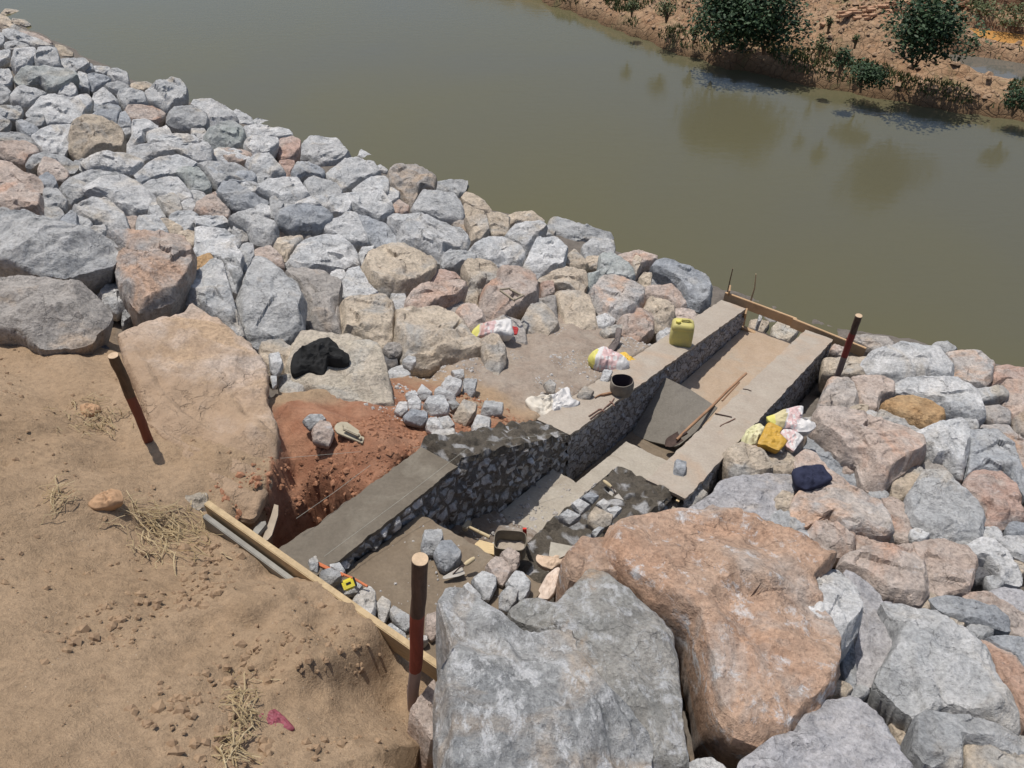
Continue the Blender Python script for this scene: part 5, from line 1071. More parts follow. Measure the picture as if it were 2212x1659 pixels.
# rough unfinished course
def rough(parent,lp,prof,sA,sB,n0,n1,seed):
    rnd=random.Random(seed); f=lambda n: float(np.interp(n,[a for a,_ in prof],[b for _,b in prof]))
    V=[];F=[];K=int((n1-n0)/.016);C_=22
    for i in range(K+1):
        n=n0+(n1-n0)*i/K
        for k in range(C_+1):
            s=sA+(sB-sA)*k/C_; d=noise.voronoi(Vector((n/.15,s/.15,seed)))[0]; z=f(n)-.015+.05*(min(1.,(d[1]-d[0])*1.8)-.4)+.018*fb(n*14,s*14,seed,4)
            if k in(0,C_): z=f(n)-.06
            V.append(W(s,n,z))
    for i in range(K):
        for k in range(C_): a=i*(C_+1)+k; F.append((a,a+C_+1,a+C_+2,a+1))
    return link('rough_course',V,F,MSRt,parent,loc=tuple(lp),sharp=45)
MSRt=stone_face_mat('unfinished_course',(.135,.115,.09),(.33,.32,.31),(.46,.45,.44),6.4,(1,1,1),.17)
rough(LW,lp,LT,SI-.015,SO,2.6,4.02,3)
rp_=W(1.38,5,1.5)
RW=empty('wing_wall',rp_,'right stone channel wall carrying a single grey block','wall','stone walls of the channel')
strip('coping',[p for p in RT if p[0]>=3.9],TO,TI,MCop,RW,loc=tuple(rp_),edge=.012,seed=5)
wface('stone_face',TO+.01,RT,lambda n:base(1.2,n)-.75,MSF,RW,-1,tuple(rp_),amp=.022,n0=3.9,n1=8.12,cell=.075)
wface('stone_face',1.33,RT,lambda n:base(1.2,n)-.75,MSR,RW,-1,tuple(rp_),amp=.045,n0=2.3,n1=3.9,cell=.14)
wface('stone_face',TI-.01,RT,zfl,MSO,RW,1,tuple(rp_),amp=.02,n0=3.9,n1=8.12); wface('stone_face',1.79,RT,zfl,MSR,RW,1,tuple(rp_),amp=.03,n0=2.3,n1=3.9)
rough(RW,rp_,RT,1.31,1.81,2.3,3.93,8)
endcap('end_face',8.12,TO,TI,.88,.2,MSF,RW,tuple(rp_),1); endcap('end_face',2.3,1.32,1.8,2.47,1.8,MSR,RW,tuple(rp_),-1)
def slab(name,s0,s1,n0,n1,z0,z1,mat,label,amp=.012,th=.5,cat='floor slab',cut=0,rag=.015,seed=1):
    K=int((n1-n0)/.025)+2; C_=int((s1-s0)/.03)+2; V=[];F=[]
    for i in range(K+1):
        for k in range(C_+1):
            a=i/K; n=n0+(n1-n0)*a+ (rag*fb(k*.5,seed) if i in(0,K) else 0); s=s0+(s1-s0)*k/C_
            if cut and i==K: n-=cut*k/C_
            z=z0+(z1-z0)*a+amp*fb(s*5,n*5,seed,5)+amp*.5*fb(s*17,n*17,seed,3); V.append(W(s,n,z))
    c=C_+1
    for i in range(K):
        for k in range(C_): a=i*c+k; F.append((a,a+c,a+c+1,a+1))
    # rim down to the foundation
    rim=[k for k in range(c)]+[i*c+C_ for i in range(1,K+1)]+[K*c+k for k in range(C_-1,-1,-1)]+[i*c for i in range(K-1,0,-1)]
    L=len(V)
    for r in rim: V.append(V[r]-Vector((0,0,th)))
    m=len(rim)
    for i in range(m): F.append((rim[i],rim[(i+1)%m],L+(i+1)%m,L+i)[::-1])
    o=link(name,V,F,mat,sharp=50,loc=tuple(V[0])); return tag(o,label,cat,'floor levels of the channel')
slab('floor_slab',1.36,2.268,1.44,2.25,2.94,2.77,MDk,'damp brown top landing where the loose blocks and trowel lie',seed=1)
slab('floor_slab',1.33,2.268,2.262,2.98,2.50,2.10,MRub,'rubble strewn brown landing under the hammer',amp=.035,seed=2)
slab('floor_slab',1.55,2.268,2.99,3.70,2.03,1.87,MFl,'dry pale slab littered with stone chips against the left wall',seed=3,cut=-.05)
slab('floor_slab',1.55,2.268,3.75,5.3,1.50,1.12,MDk,'lowest damp floor beside the left wall',seed=4)
slab('floor_slab',1.545,2.09,3.74,4.72,1.77,1.50,MFl,'raised pale slab with round damp stains below the shovel',seed=6,cut=.25,th=.3)
slab('floor_slab',1.545,2.268,5.31,8.25,1.16,.56,MSand,'long sandy floor leading down to the river board',seed=7)
# ------------------------------------------------------------------ timber
MWd=simple('pale_timber',(.45,.34,.20),sc=3,stretch=(6,6,40),bump=.3,col2=(.34,.25,.145)); MWo=simple('tan_board',(.46,.31,.18),sc=4,bump=.25,col2=(.38,.25,.14)); MWg=simple('weathered_grey_board',(.27,.26,.23),sc=6,bump=.4,col2=(.20,.19,.17))
def orient(d,up=Vector((0,0,1))):
    x=d.normalized(); y=up.cross(x).normalized(); z=x.cross(y); return Matrix((x,y,z)).transposed().to_4x4()
def board(name,a,b,h,t,mat,label,cat='board',group=None,parent=None,jit=.002):
    a=Vector(a);b=Vector(b); g=G(); M=orient(b-a); g.box((a+b)/2,((b-a).length,t,h),M,.004,jit=jit); o=g.obj(name,mat,parent,loc=tuple((a+b)/2))
    return tag(o,label,cat,group) if label else o
board('timber_board',W(3.03,1.385,3.12),W(1.36,1.375,3.10),.13,.035,MWd,'long yellow batter board along the edge of the dirt bank','board','boards of the setting-out frame')
board('timber_board',W(3.0,1.335,3.05),W(2.2,1.335,3.0),.2,.03,MWg,'weathered grey board behind the yellow batter board','board','boards of the setting-out frame')
board('timber_board',W(2.62,8.27,.86),W(1.70,8.27,.84),.13,.03,MWo,'tan board along the river, left half with the square end plate','board','boards of the setting-out frame')
board('timber_board',W(1.74,8.232,.85),W(.86,8.232,.80),.13,.03,MWo,'tan board along the river, right half reaching the red stake','board','boards of the setting-out frame')
board('timber_peg',at(1577,622,1.02),at(1567,662,.62),.09,.02,MWo,'square plate of wood nailed at the left end of the river board','peg','wooden pegs by the river board')
board('timber_peg',at(1612,672,.9),at(1604,715,.42),.085,.02,MWo,'short wooden plate standing at the river end of the left wall','peg','wooden pegs by the river board')
board('timber_peg',at(1600,705,.62),at(1631,720,.56),.03,.06,MWo,'small offcut lying at the river end of the floor','offcut')
MStk=simple('peeled_stick',(.42,.32,.2)); 
g=G(); g.tube([at(1570,640,.75),at(1577,605,1.02),at(1583,580,1.2)],[.010,.008,.007],8,jit=.3); tag(g.obj('stick',MBk,loc=tuple(at(1570,640,.75))),'thin dark stick upright at the left end of the river board','stick')
g=G(); g.tube([at(1616,668,.62),at(1630,622,.98),at(1633,592,1.2)],[.013,.010,.006],8,jit=.3); tag(g.obj('stick',MStk,loc=tuple(at(1616,668,.62))),'pale brown stick upright before the water, right of the dark one','stick')
# painted stakes: bark top, red paint, bare foot
def stake_mat(name,zr0,zr1,red,top,bare):
    m,nt,b=newmat(name); q=N(nt); c=q.coord(rnd=False,scale=(14,14,3)); a=q.noise(c,1.5,7,.7,.4); 
    gp=q.n('ShaderNodeNewGeometry'); se=q.n('ShaderNodeSeparateXYZ'); q.l(gp.outputs['Position'],se.inputs[0])
    z=q.math('ADD',se.outputs['Z'],q.math('MULTIPLY',q.noise(q.coord(rnd=False),22,3),.03))
    bark=q.mix(q.ramp(a,[(.35,0),(.65,1)]),tuple(x*.45 for x in top),top); rd=q.mix(q.ramp(a,[(.3,0),(.7,1)]),tuple(x*.6 for x in red),red)
    k1=q.n('ShaderNodeMath',operation='GREATER_THAN'); q.l(z,k1.inputs[0]); k1.inputs[1].default_value=zr1
    k0=q.n('ShaderNodeMath',operation='GREATER_THAN'); q.l(z,k0.inputs[0]); k0.inputs[1].default_value=zr0
    col=q.mix(k0.outputs[0],bare,rd); col=q.mix(k1.outputs[0],col,bark); q.l(col,b.inputs['Base Color']); b.inputs['Roughness'].default_value=.75
    q.l(q.bump(a,.8,.008),b.inputs['Normal']); return m
MCut=simple('cut_wood_end',(.52,.38,.25),sc=25,bump=.2)
def stake(base_,top,r0,r1,mat,label):
    base_=Vector(base_);top=Vector(top); o=empty('wooden_stake',base_,label,'stake','painted wooden stakes')
    g=G(); pts=[base_.lerp(top,k/14)+Vector((noise.noise(Vector((k*.4,1,r0*99)))*.006,noise.noise(Vector((k*.4,5,r0*99)))*.006,0)) for k in range(-2,15)]
    rs=[r0+(r1-r0)*max(0,k)/14*(1) for k in range(-2,15)]; g.tube(pts,rs,20,jit=.12); g.obj('post',mat,o,loc=tuple(base_))
    d=(pts[-1]-pts[-2]).normalized(); g=G(); g.tube([pts[-1]-d*.004,pts[-1]+d*.003],[r1*1.0,r1*.97],20,jit=.08); g.obj('cut_end',MCut,o,loc=tuple(base_)); return o
b1=Vector((-.46,1.825,3.0)); t1=Vector((-.34,1.825,4.08))
stake(b1-Vector((0,0,.05)),t1,.026,.0315,stake_mat('stake_paint_front',3.32,3.74,(.27,.065,.04),(.115,.07,.05),(.26,.2,.185)),'tall red painted stake standing closest to the camera')
b2=at(330,972,2.98); t2=Vector((b2.x+.02,3.49,3.73))
stake(b2-Vector((0,0,.06)),at(245,768,3.73),.027,.029,stake_mat('stake_paint_left',2.5,3.44,(.22,.075,.045),(.15,.095,.055),(.3,.2,.15)),'leaning brown and faded red stake in the dirt on the left')
b3=at(1808,815,.98)
stake(b3-Vector((0,0,.08)),at(1855,682,1.83),.031,.035,stake_mat('stake_paint_river',1.3,1.62,(.24,.05,.04),(.12,.08,.06),(.22,.17,.15)),'red banded stake at the right end of the river board')
# ------------------------------------------------------------------ jerrycan
def plastic(name,c,dirt,rough=.5):
    m,nt,b=newmat(name); q=N(nt); cc=q.coord(rnd=False); a=q.noise(cc,7,7,.7); col=q.mix(q.ramp(a,[(.42,0),(.72,.75)]),c,dirt); q.l(col,b.inputs['Base Color']); b.inputs['Roughness'].default_value=rough; q.l(q.bump(a,.2,.004),b.inputs['Normal']); return m
MY=plastic('yellow_plastic',(.52,.46,.15),(.36,.31,.17)); MYc=plastic('yellow_cap',(.62,.55,.12),(.5,.45,.15))
def sring(c,ax,ay,wx,wy,z,p=4,n=40,dent=0,seed=0):
    r=[]
    for k in range(n):
        t=2*math.pi*k/n; x=math.copysign(abs(math.cos(t))**(2/p),math.cos(t)); y=math.copysign(abs(math.sin(t))**(2/p),math.sin(t))
        m=1+dent*noise.noise(Vector((x*1.7,y*1.7,z*9+seed)))
        r.append(c+ax*x*wx*m+ay*y*wy*m+Vector((0,0,z)))
    return r
jb=hitf(1469,741,zL); jx=Vector((.985,-.17,0)); jy=Vector((.17,.985,0))
J=empty('jerrycan',jb,'dirty yellow plastic jerrycan standing on the left wall','jerrycan')
g=G(); H_=.29; prof=[(0,.86),(.012,.97),(.04,1),(.05,.975),(.062,1),(.12,1),(.20,.99),(.205,.96),(.213,.96),(.218,.985),(.235,.98),(.255,.93),(.272,.8),(.28,.62)]
g.loft([sring(jb,jx,jy,.118*k,.088*k,z,5,44,.03,2) for z,k in prof]); g.obj('body',MY,J,loc=tuple(jb))
g=G(); c_=jb+jx*-.055-jy*.03+Vector((0,0,.276)); g.tube([c_,c_+Vector((0,0,.028))],[.026,.025],18); g.tube([c_+Vector((0,0,.028)),c_+Vector((0,0,.032))],[.022,.018],18); g.obj('cap',MYc,J,loc=tuple(c_))
g=G(); h0=jb+Vector((0,0,.268)); g.tube([h0+jx*-.02+jy*.0,h0+jx*-.012+Vector((0,0,.034)),h0+jx*.05+Vector((0,0,.036)),h0+jx*.085+Vector((0,0,-.005))],[.014,.013,.013,.014],12); g.obj('handle',MY,J,loc=tuple(h0))
# rubber pail with folded rim
MRb=simple('dusty_rubber',(.22,.195,.16),sc=9,bump=.3,col2=(.14,.12,.10)); MRi=simple('pail_inside',(.06,.045,.05),sc=9); 
pb=hitf(1341,849,zL); X_=Vector((1,0,0));Y_=Vector((0,1,0))
Pl=empty('rubber_pail',pb,'dusty grey rubber pail with a folded rim on the left wall','pail')
g=G(); R1=[sring(pb,X_,Y_,r,r*.9,z,2.3,44,.10,4) for z,r in ((0,.075),(.01,.093),(.05,.105),(.10,.108),(.135,.104),(.15,.10),(.152,.094))]
R2=[sring(pb,X_,Y_,r,r*.9,z,2.3,44,.10,4) for z,r in ((.152,.094),(.13,.092),(.05,.09),(.02,.085))]
g.loft(R1,0,caps=False); g.obj('body',MRb,Pl,loc=tuple(pb)); g=G(); g.loft(R2,0,caps=False); g.add(R2[-1],[tuple(range(44))[::-1]]); g.obj('lining',MRi,Pl,loc=tuple(pb))
# cut-open jerrycan used as a mortar tray
cb=at(1102,1192,2.52); MTr=simple('mortar_coated_plastic',(.23,.20,.15),sc=9,bump=.3,col2=(.15,.13,.10))
Tt=empty('cut_jerrycan',cb,'cut-open jerrycan tray coated with mortar among the blocks','mortar tray')
g=G(); A1=Vector((.97,-.1,0)); B1=Vector((.1,.97,0)); ro=[sring(cb,A1,B1,.100*k,.075*k,z,4,44,.05,3) for z,k in((0,.9),(.012,1),(.06,1),(.115,1.02))]; ri=[sring(cb,A1,B1,.100*k,.075*k,z,4,44,.05,3) for z,k in((.116,.98),(.06,.955),(.02,.93))]
g.loft(ro+ri,0,caps=False); g.add(ri[-1],[tuple(range(44))[::-1]]); g.add(ro[0],[tuple(range(44))]); g.obj('shell',MTr,Tt,loc=tuple(cb))
g=G(); 
V=[];F=[]
for i in range(13):
    for k in range(13):
        x=(i/6-1);y=(k/6-1); V.append(cb+A1*x*.088+B1*y*.064+Vector((0,0,.03+.012*fb(i*.4,k*.4)-.0*abs(x))))
for i in range(12):
    for k in range(12): a=i*13+k; F.append((a,a+13,a+14,a+1))
link('mortar_fill',V,F,MCop,Tt,loc=tuple(cb))
# ------------------------------------------------------------------ flat things cut out of sheet
def prism(name,pts,z,h,mat,label,cat,group=None,parent=None,bev=.0,zl=None,warp=0):
    """outline unprojected onto its support and given its real thickness h"""
    top=[]
    for i,(x,y) in enumerate(pts):
        zz=(zl[i] if zl else (z(x,y) if callable(z) else z)); top.append(at(x,y,zz))
    c=sum(top,Vector())/len(top); bm=bmesh.new(); vs=[bm.verts.new(p) for p in top]; f=bm.faces.new(vs)
    if f.normal.z<0: pass
    bm.normal_update()
    if f.normal.z<0: f.normal_flip()
    r=bmesh.ops.extrude_face_region(bm,geom=[f]); ev=[e for e in r['geom'] if isinstance(e,bmesh.types.BMVert)]
    for v in ev: v.co.z-=h
    bmesh.ops.recalc_face_normals(bm,faces=bm.faces)
    if bev: bmesh.ops.bevel(bm,geom=bm.edges[:],offset=bev,segments=2,affect='EDGES')
    if warp:
        bmesh.ops.triangulate(bm,faces=bm.faces); bmesh.ops.subdivide_edges(bm,edges=bm.edges[:],cuts=3,use_grid_fill=True)
        for v in bm.verts: v.co.z+=warp*(fb(v.co.x*9,v.co.y*9,1,3)+abs(fb(v.co.x*5+v.co.y*7,2)))
    bm.verts.index_update(); V=[v.co.copy() for v in bm.verts]; F=[[v.index for v in f.verts] for f in bm.faces]; bm.free()
    o=link(name,V,F,mat,parent,loc=tuple(c),sharp=30); return (tag(o,label,cat,group) if label else o)
def zsurf(f,l): 
    return lambda x,y: hitf(x,y,f,l).z
MPlate=mortar_mat('mortar_stained_plate',(.155,.14,.118),(.19,.172,.145),(.12,.105,.09),.64,3)
prism('mixing_board',[(1437,815),(1492,842),(1550,880),(1512,925),(1462,966),(1405,953),(1362,938),(1398,880)],0,.015,MPlate,'large mortar stained steel plate lying across the channel','mixing board',zl=[1.40,1.40,1.42,1.30,1.22,1.18,1.14,1.27])
# shovel: blade, socket, long handle, resting on plate and right wall
MHan=simple('worn_handle',(.36,.22,.13),sc=5,bump=.3,col2=(.22,.12,.07)); MIron=simple('rusty_iron',(.085,.055,.045),sc=20,bump=.4,col2=(.05,.035,.03)); MSteel=simple('dull_steel',(.36,.335,.295),rough=.45,sc=14,bump=.15,col2=(.28,.25,.21))
s0=at(1462,950,1.36); s1=at(1612,806,1.50); Sh=empty('shovel',s0,'long handled shovel lying across the plate and the right wall','shovel')
g=G(); g.tube([s0.lerp(s1,k/10)+Vector((0,0,.006*math.sin(k))) for k in range(11)],[.014]*6+[.013]*5,12,jit=.1); g.obj('handle',MHan,Sh,loc=tuple(s0))
bt=at(1470,943,1.36); be=at(1446,958,1.30); dv=(be-bt).normalized(); sdv=dv.cross(Vector((0,0,1))).normalized(); V=[];F=[]
for i in range(9):
    for k in range(9):
        a=i/8; u=(k/4-1); wd_=.062*(1-.0*a)*(1 if a<.6 else math.sqrt(max(0,1-((a-.6)/.42)**2))); V.append(bt+dv*(.16*a)+sdv*u*wd_+Vector((0,0,.02*u*u-.01+.004*a)))
k0=len(V); V+=[v-Vector((0,0,.003)) for v in V]
for i in range(8):
    for k in range(8): a=i*9+k; F+=[(a,a+1,a+10,a+9),(k0+a,k0+a+9,k0+a+10,k0+a+1)]
link('blade',V,F,MIron,Sh,loc=tuple(bt)); g=G(); g.tube([bt-dv*.07,bt+dv*.03],[.016,.012],10); g.obj('socket',MIron,Sh,loc=tuple(bt))
g=G(); q0=at(1560,866,1.49); q1=at(1597,826,1.50); g.tube([q0,q0.lerp(q1,.5)+Vector((0,0,.004)),q1],.009,8,jit=.2); tag(g.obj('stick',MHan,loc=tuple(q0)),'short reddish stick lying beside the shovel handle','stick')
# iron pins on the walls
def pin(c,txt,f,r,label,mat=MIron,bend=None,name='iron_pin',grp='iron pins on the walls'):
    pts=[hitf(x,y,f,r) for x,y in PP(c,txt)]; g=G(); g.tube(pts,r,8,jit=.15); return tag(g.obj(name,mat,loc=tuple(pts[0])),label,'iron pin',grp)
MRst=simple('rusted_pin',(.20,.115,.085),sc=20,bump=.4,col2=(.12,.07,.055))
pin('17','1500,1362 1585,1380 1665,1398',zR,.006,'dark iron pin on the right wall close to the shovel handle')
pin('17','1775,1120 1820,1126 1858,1140',zR,.004,'thin iron pin farthest up the right wall')
pin('17','1550,1490 1560,1478 1630,1445 1698,1412',zR,.005,'rusty pin with a bent tip on the right wall',MRst)
def clamp(txts,label):
    a=[hitf(x,y,zL,.006) for x,y in PP('17',txts[0])]; o=empty('mason_clamp',a[0],label,'mason clamp','rusty line clamps on the left wall')
    for i,t in enumerate(txts):
        p=[hitf(x,y,zL,.006) for x,y in PP('17',t)]; g=G(); g.tube(p,.0055,8,jit=.2); g.obj('rod' if i<2 else 'hook',MRst,o,loc=tuple(p[0]))
clamp(['260,1388 310,1355 355,1325 385,1318','275,1415 330,1370 390,1335 410,1315','350,1322 380,1318 410,1345'],'rusty iron clamp on the left wall, nearer of two')
clamp(['412,1312 450,1275 490,1245','440,1290 480,1255 508,1212','465,1240 495,1262 512,1292'],'rusty iron clamp on the left wall, closer to the pail')
g=G(); pts=[hitf(x,y,zL,.012) for x,y in PP('17','318,1205 365,1180 400,1178 480,1160')]; g.tube(pts,[.005,.007,.014,.012],8,jit=.2); tag(g.obj('paint_brush',MHan,loc=tuple(pts[0])),'short wooden tool handle lying beside the rubber pail','tool')
# small wooden frame on the pinkish boulder
fc=hit(1107,637,.33); o_=empty('masons_frame',fc,'small wooden mason frame resting on a pinkish boulder','wooden frame'); MFr=simple('mortar_grey_wood',(.30,.255,.19),sc=10)
q_=[PX('3',*p) for p in((2012,1030),(2090,1020),(2200,1075),(2130,1112))]; P4=[hit(x,y,.35) for x,y in q_]; zc=sum(p.z for p in P4)/4
for a,b in((0,3),(1,2)): 
    A_=P4[a];B_=P4[b]; g=G(); g.box((A_+B_)/2,((B_-A_).length,.018,.02),orient(B_-A_),.003); g.obj('rail',MFr,o_,loc=tuple((A_+B_)/2))
for a,b in((0,1),(3,2)):
    A_=P4[a]+Vector((0,0,.012));B_=P4[b]+Vector((0,0,.012)); g=G(); g.box((A_+B_)/2,((B_-A_).length,.022,.016),orient(B_-A_),.003); g.obj('crosspiece',MFr,o_,loc=tuple((A_+B_)/2))
# wooden float on the red earth
zf=hitf(757,930,lambda s,n:ground(s,n),.04).z; MFlt=simple('mortar_coated_wood',(.36,.32,.235),sc=12,bump=.25,col2=(.30,.26,.19))
F0=empty('wooden_float',at(757,932,zf),'pointed wooden plastering float lying on the red earth','float')
prism('board',PP('5','680,612 700,588 735,575 780,577 930,682 905,748 840,722 700,665 682,640'),zf,.018,MFlt,None,None,parent=F0,bev=.002)
a_=at(*PX('5',752,632),zf+.028); b_=at(*PX('5',880,690),zf+.028); g=G(); g.box((a_+b_)/2,((b_-a_).length,.022,.022),orient(b_-a_),.005); g.obj('handle',MFlt,F0,loc=tuple((a_+b_)/2))
for x,y in((765,618),(882,700)):
    p=at(*PX('5',x,y),zf+.012); g=G(); g.box(p,(.05,.02,.02),orient(Vector((-.4,.7,0))),.003); g.obj('batten',MFlt,F0,loc=tuple(p))
# trowels
def trowel(blade,h0,h1,z,label,zh=.03):
    o=empty('trowel',at(*blade[0],z),label,'trowel','masons trowels'); prism('blade',blade,z,.003,MSteel,None,None,parent=o)
    a=at(*h0,z+zh); b=at(*h1,z+zh+.01); g=G(); g.tube([a,a.lerp(b,.3),a.lerp(b,.8),b],[.010,.014,.013,.009],12); g.obj('handle',MHp,o,loc=tuple(a))
    c=sum((at(*p,z) for p in blade),Vector())/len(blade); g=G(); g.tube([c,c.lerp(a,.6)+Vector((0,0,.012)),a],.004,8); g.obj('shank',MIron,o,loc=tuple(c))
MHp=simple('pale_handle',(.52,.42,.26),sc=8)
trowel(PP('9','1552,415 1640,365 1700,328 1732,392 1680,412 1570,435 1550,430'),PX('9',1727,322),PX('9',1808,265),2.87,'large trowel with pale handle lying on the top landing')
trowel(PP('6','870,952 905,905 960,960 998,1008 920,985'),PX('6',895,900),PX('6',832,850),hitf(1345,1030,zR).z+.045,'small trowel lying on wet mortar on the right wall')
# hammer
ha=at(*PX('18',530,640),2.43); o=empty('hammer',ha,'club hammer with a wooden handle lying on the rubble landing','hammer')
d_=(at(*PX('18',575,585),2.43)-at(*PX('18',500,680),2.43)); g=G(); g.box(ha,(d_.length,.036,.038),orient(d_),.006,jit=.002); g.obj('head',MFlt,o,loc=tuple(ha))
a=at(*PX('18',555,655),2.43); b=at(*PX('18',815,785),2.40); g=G(); g.tube([a,a.lerp(b,.5),b],[.009,.011,.013],12); g.obj('handle',MHp,o,loc=tuple(a))
# wood offcut, marker stick, little boards
MPly=simple('fresh_wood',(.58,.44,.25),sc=5,stretch=(4,30,4),bump=.2)
prism('wood_offcut',PP('18','630,870 690,820 880,870 885,1010 640,950 620,925 665,900 630,885'),2.47,.02,MPly,'splintered piece of fresh board beside the mortar tray','offcut')
zm=2.55; a=at(*PX('18',1270,885),2.44); b=at(*PX('18',1262,735),2.60); c_=at(*PX('18',1260,675),2.655); Mk=empty('marker_stick',a,'short yellow marker with a red tip behind the mortar tray','marker')
g=G(); g.box((a+b)/2,((b-a).length,.024,.012),orient(b-a,Vector((0,-1,.2))),.002); g.obj('shaft',simple('yellow_wood',(.62,.40,.15)),Mk,loc=tuple(a)); g=G(); g.box((b+c_)/2,((b-c_).length,.024,.012),orient(c_-b,Vector((0,-1,.2))),.002); g.obj('tip',simple('red_paint',(.72,.06,.04)),Mk,loc=tuple(b))
prism('fibre_board',PP('18','1590,845 1870,900 1830,990 1700,1050 1565,1025'),2.66,.012,simple('beige_board',(.36,.33,.27),sc=9),'beige square board beside the orange-brown boulder','board')
prism('mortar_spall',PP('5','195,1240 228,1250 225,1330 175,1490 140,1530 95,1530 130,1440 170,1330'),2.82,.012,MWg2:=simple('split_grey_plank',(.35,.29,.22),sc=6),'narrow split plank leaning in the trench by the batter board','plank','planks in the trench')
prism('split_plank',PP('5','75,1385 125,1375 130,1400 40,1510 10,1490 30,1440'),2.85,.03,MWg,'stubby grey plank end in the trench by the batter board','plank','planks in the trench')
bpy.data.objects['mortar_spall'].name='split_plank'
prism('flat_bar',PP('6','1455,905 1472,912 1462,980 1440,1020 1415,1010'),hitf(1385,1000,zR).z+.02,.012,MPly,'small pale wood wedge at the outer side of the right wall','wedge')
# orange rods and tape measure on the edge stones
MOr=simple('orange_rod',(.50,.16,.07),sc=20)
for k,(t,l) in enumerate((('535,300 640,350 760,402 850,440 945,495','long orange level rod lying on the edge stones'),('540,312 620,352 750,410','second thinner orange rod beside the long one'))):
    pts=[at(x,y,3.04-.0*i) for i,(x,y) in enumerate(PP('9',t))]; g=G(); g.tube(pts,[.007,.006][k],8); tag(g.obj('level_rod',MOr,loc=tuple(pts[0])),l,'rod','orange rods on the edge stones')
tc=at(*PX('9',792,478),3.07); Tp=empty('tape_measure',tc,'yellow tape measure with a black window on a grey stone','tape measure')
MYt=plastic('tape_yellow',(.68,.58,.06),(.5,.42,.1),.35); MBl=simple('black_plastic',(.02,.02,.02)); ro=Matrix.Rotation(.5,4,'Z')@Matrix.Rotation(R_(35),4,'X')
g=G(); g.box(tc,(.062,.058,.032),ro,.012); g.obj('case',MYt,Tp,loc=tuple(tc)); g=G(); g.box(tc+ro.to_3x3()@Vector((0,.004,.0165)),(.026,.012,.003),ro,.001); g.obj('window',MBl,Tp,loc=tuple(tc)); g=G(); g.box(tc+ro.to_3x3()@Vector((.034,0,-.002)),(.01,.05,.034),ro,.004); g.obj('grip',MBl,Tp,loc=tuple(tc))
tc2=at(*PX('9',325,262),3.0); g=G(); g.tube([tc2-Vector((.016,0,0)),tc2+Vector((.016,0,0))],[.017,.017],16); tag(g.obj('line_reel',MYt,loc=tuple(tc2)),'small yellow string reel by the end of the trench','string reel')
# ------------------------------------------------------------------ cloth and sacks
def sack_mat(name,ax,stops,print_c=(.55,.16,.15),pr=(.35,.5),base_=(.62,.60,.58),amt=.42):
    """bands across the sack in its own coordinates, printed block marks in one band"""
    m,nt,b=newmat(name); q=N(nt); c=q.coord(rnd=False); d=q.n('ShaderNodeVectorMath',operation='DOT_PRODUCT'); d.inputs[1].default_value=ax; q.l(c,d.inputs[0])
    t=q.math('ADD',q.math('ADD',q.math('MULTIPLY',d.outputs['Value'],1.0),.5),q.math('MULTIPLY',q.math('SUBTRACT',q.noise(c,5,3),.5),.12))
    col=q.ramp(t,stops,'CONSTANT'); br=q.n('ShaderNodeTexVoronoi',distance='CHEBYCHEV'); br.inputs['Scale'].default_value=30; br.inputs['Randomness'].default_value=.5
    q.l(q.coord(rnd=False,scale=(1.0,.5,.6)),br.inputs['Vector']); mk=q.ramp(br.outputs['Distance'],[(.28,0),(.34,1)]); bd=q.ramp(t,[(pr[0]-.01,0),(pr[0],1),(pr[1],1),(pr[1]+.01,0)]); col=q.mix(q.math('MULTIPLY',q.math('MULTIPLY',mk,bd),amt),col,print_c)
    a=q.noise(c,6,6,.6); col=q.mix(.6,col,q.ramp(a,[(.3,.75),(.65,1.05)]),'MULTIPLY'); q.l(col,b.inputs['Base Color']); b.inputs['Roughness'].default_value=.7
    w_=q.n('ShaderNodeTexWave'); w_.inputs['Scale'].default_value=5; w_.inputs['Distortion'].default_value=9; w_.inputs['Detail'].default_value=4; q.l(c,w_.inputs['Vector']); h=q.bump(w_.outputs[1],.5,.012); q.l(q.bump(a,.4,.01,h),b.inputs['Normal']); return m
WH=(.60,.58,.56); YE=(.62,.57,.16); BE=(.52,.46,.40); OY=(.62,.42,.07)
def soft(name,pts,mat,label,cat,group=None,lift=.05,z=None,hk=.35,cl=.16,seed=1,face=.7,minT=.03,d=.3,parent=None):
    o,c,r=boulder('R','g',d,lift,pts,900+seed,name,z=z,hk=hk,mats=mat,cloth=cl,face=face,minT=minT,parent=parent)
    return tag(o,label,cat,group) if label else o
def grp_thing(name,px,label,cat,group=None,lift=.05): return empty(name,hit(px[0],px[1],lift),label,cat,group)
SG='cement sacks around the site'
S1=grp_thing('cement_sack',(1068,710),'crumpled white sack with a yellow end and red print between tan boulders','cement sack',SG)
soft('sack_body',PP('19','170,830 300,620 480,470 820,370 1300,290 1730,190 1740,500 1850,880 1500,850 1200,830 600,840 400,910'),sack_mat('sack_print_a',(1,-.1,0),[(0,YE),(.34,BE),(.40,WH),(.43,WH)],pr=(.36,.5)),None,None,lift=.14,hk=.3,cl=.13,seed=1,parent=S1)
soft('sack_mouth',PP('19','1740,480 1800,520 1930,540 1980,600 1930,790 1800,800'),simple('red_sack_lining',(.42,.05,.05)),None,None,lift=.14,seed=2,parent=S1)
S2=grp_thing('cement_sack',(1315,780),'puffed white cement sack with a yellow end beside the left wall','cement sack',SG)
soft('sack_body',PP('20','190,560 200,430 330,290 480,190 680,130 860,150 960,260 1280,380 1600,520 1740,680 1780,790 1500,920 1420,980 1120,970 900,900 560,850 330,700'),sack_mat('sack_print_b',(.9,-.3,0),[(0,YE),(.38,WH),(.42,WH),(.43,WH)],pr=(.44,.60)),None,None,lift=.08,hk=.6,cl=.1,seed=3,parent=S2)
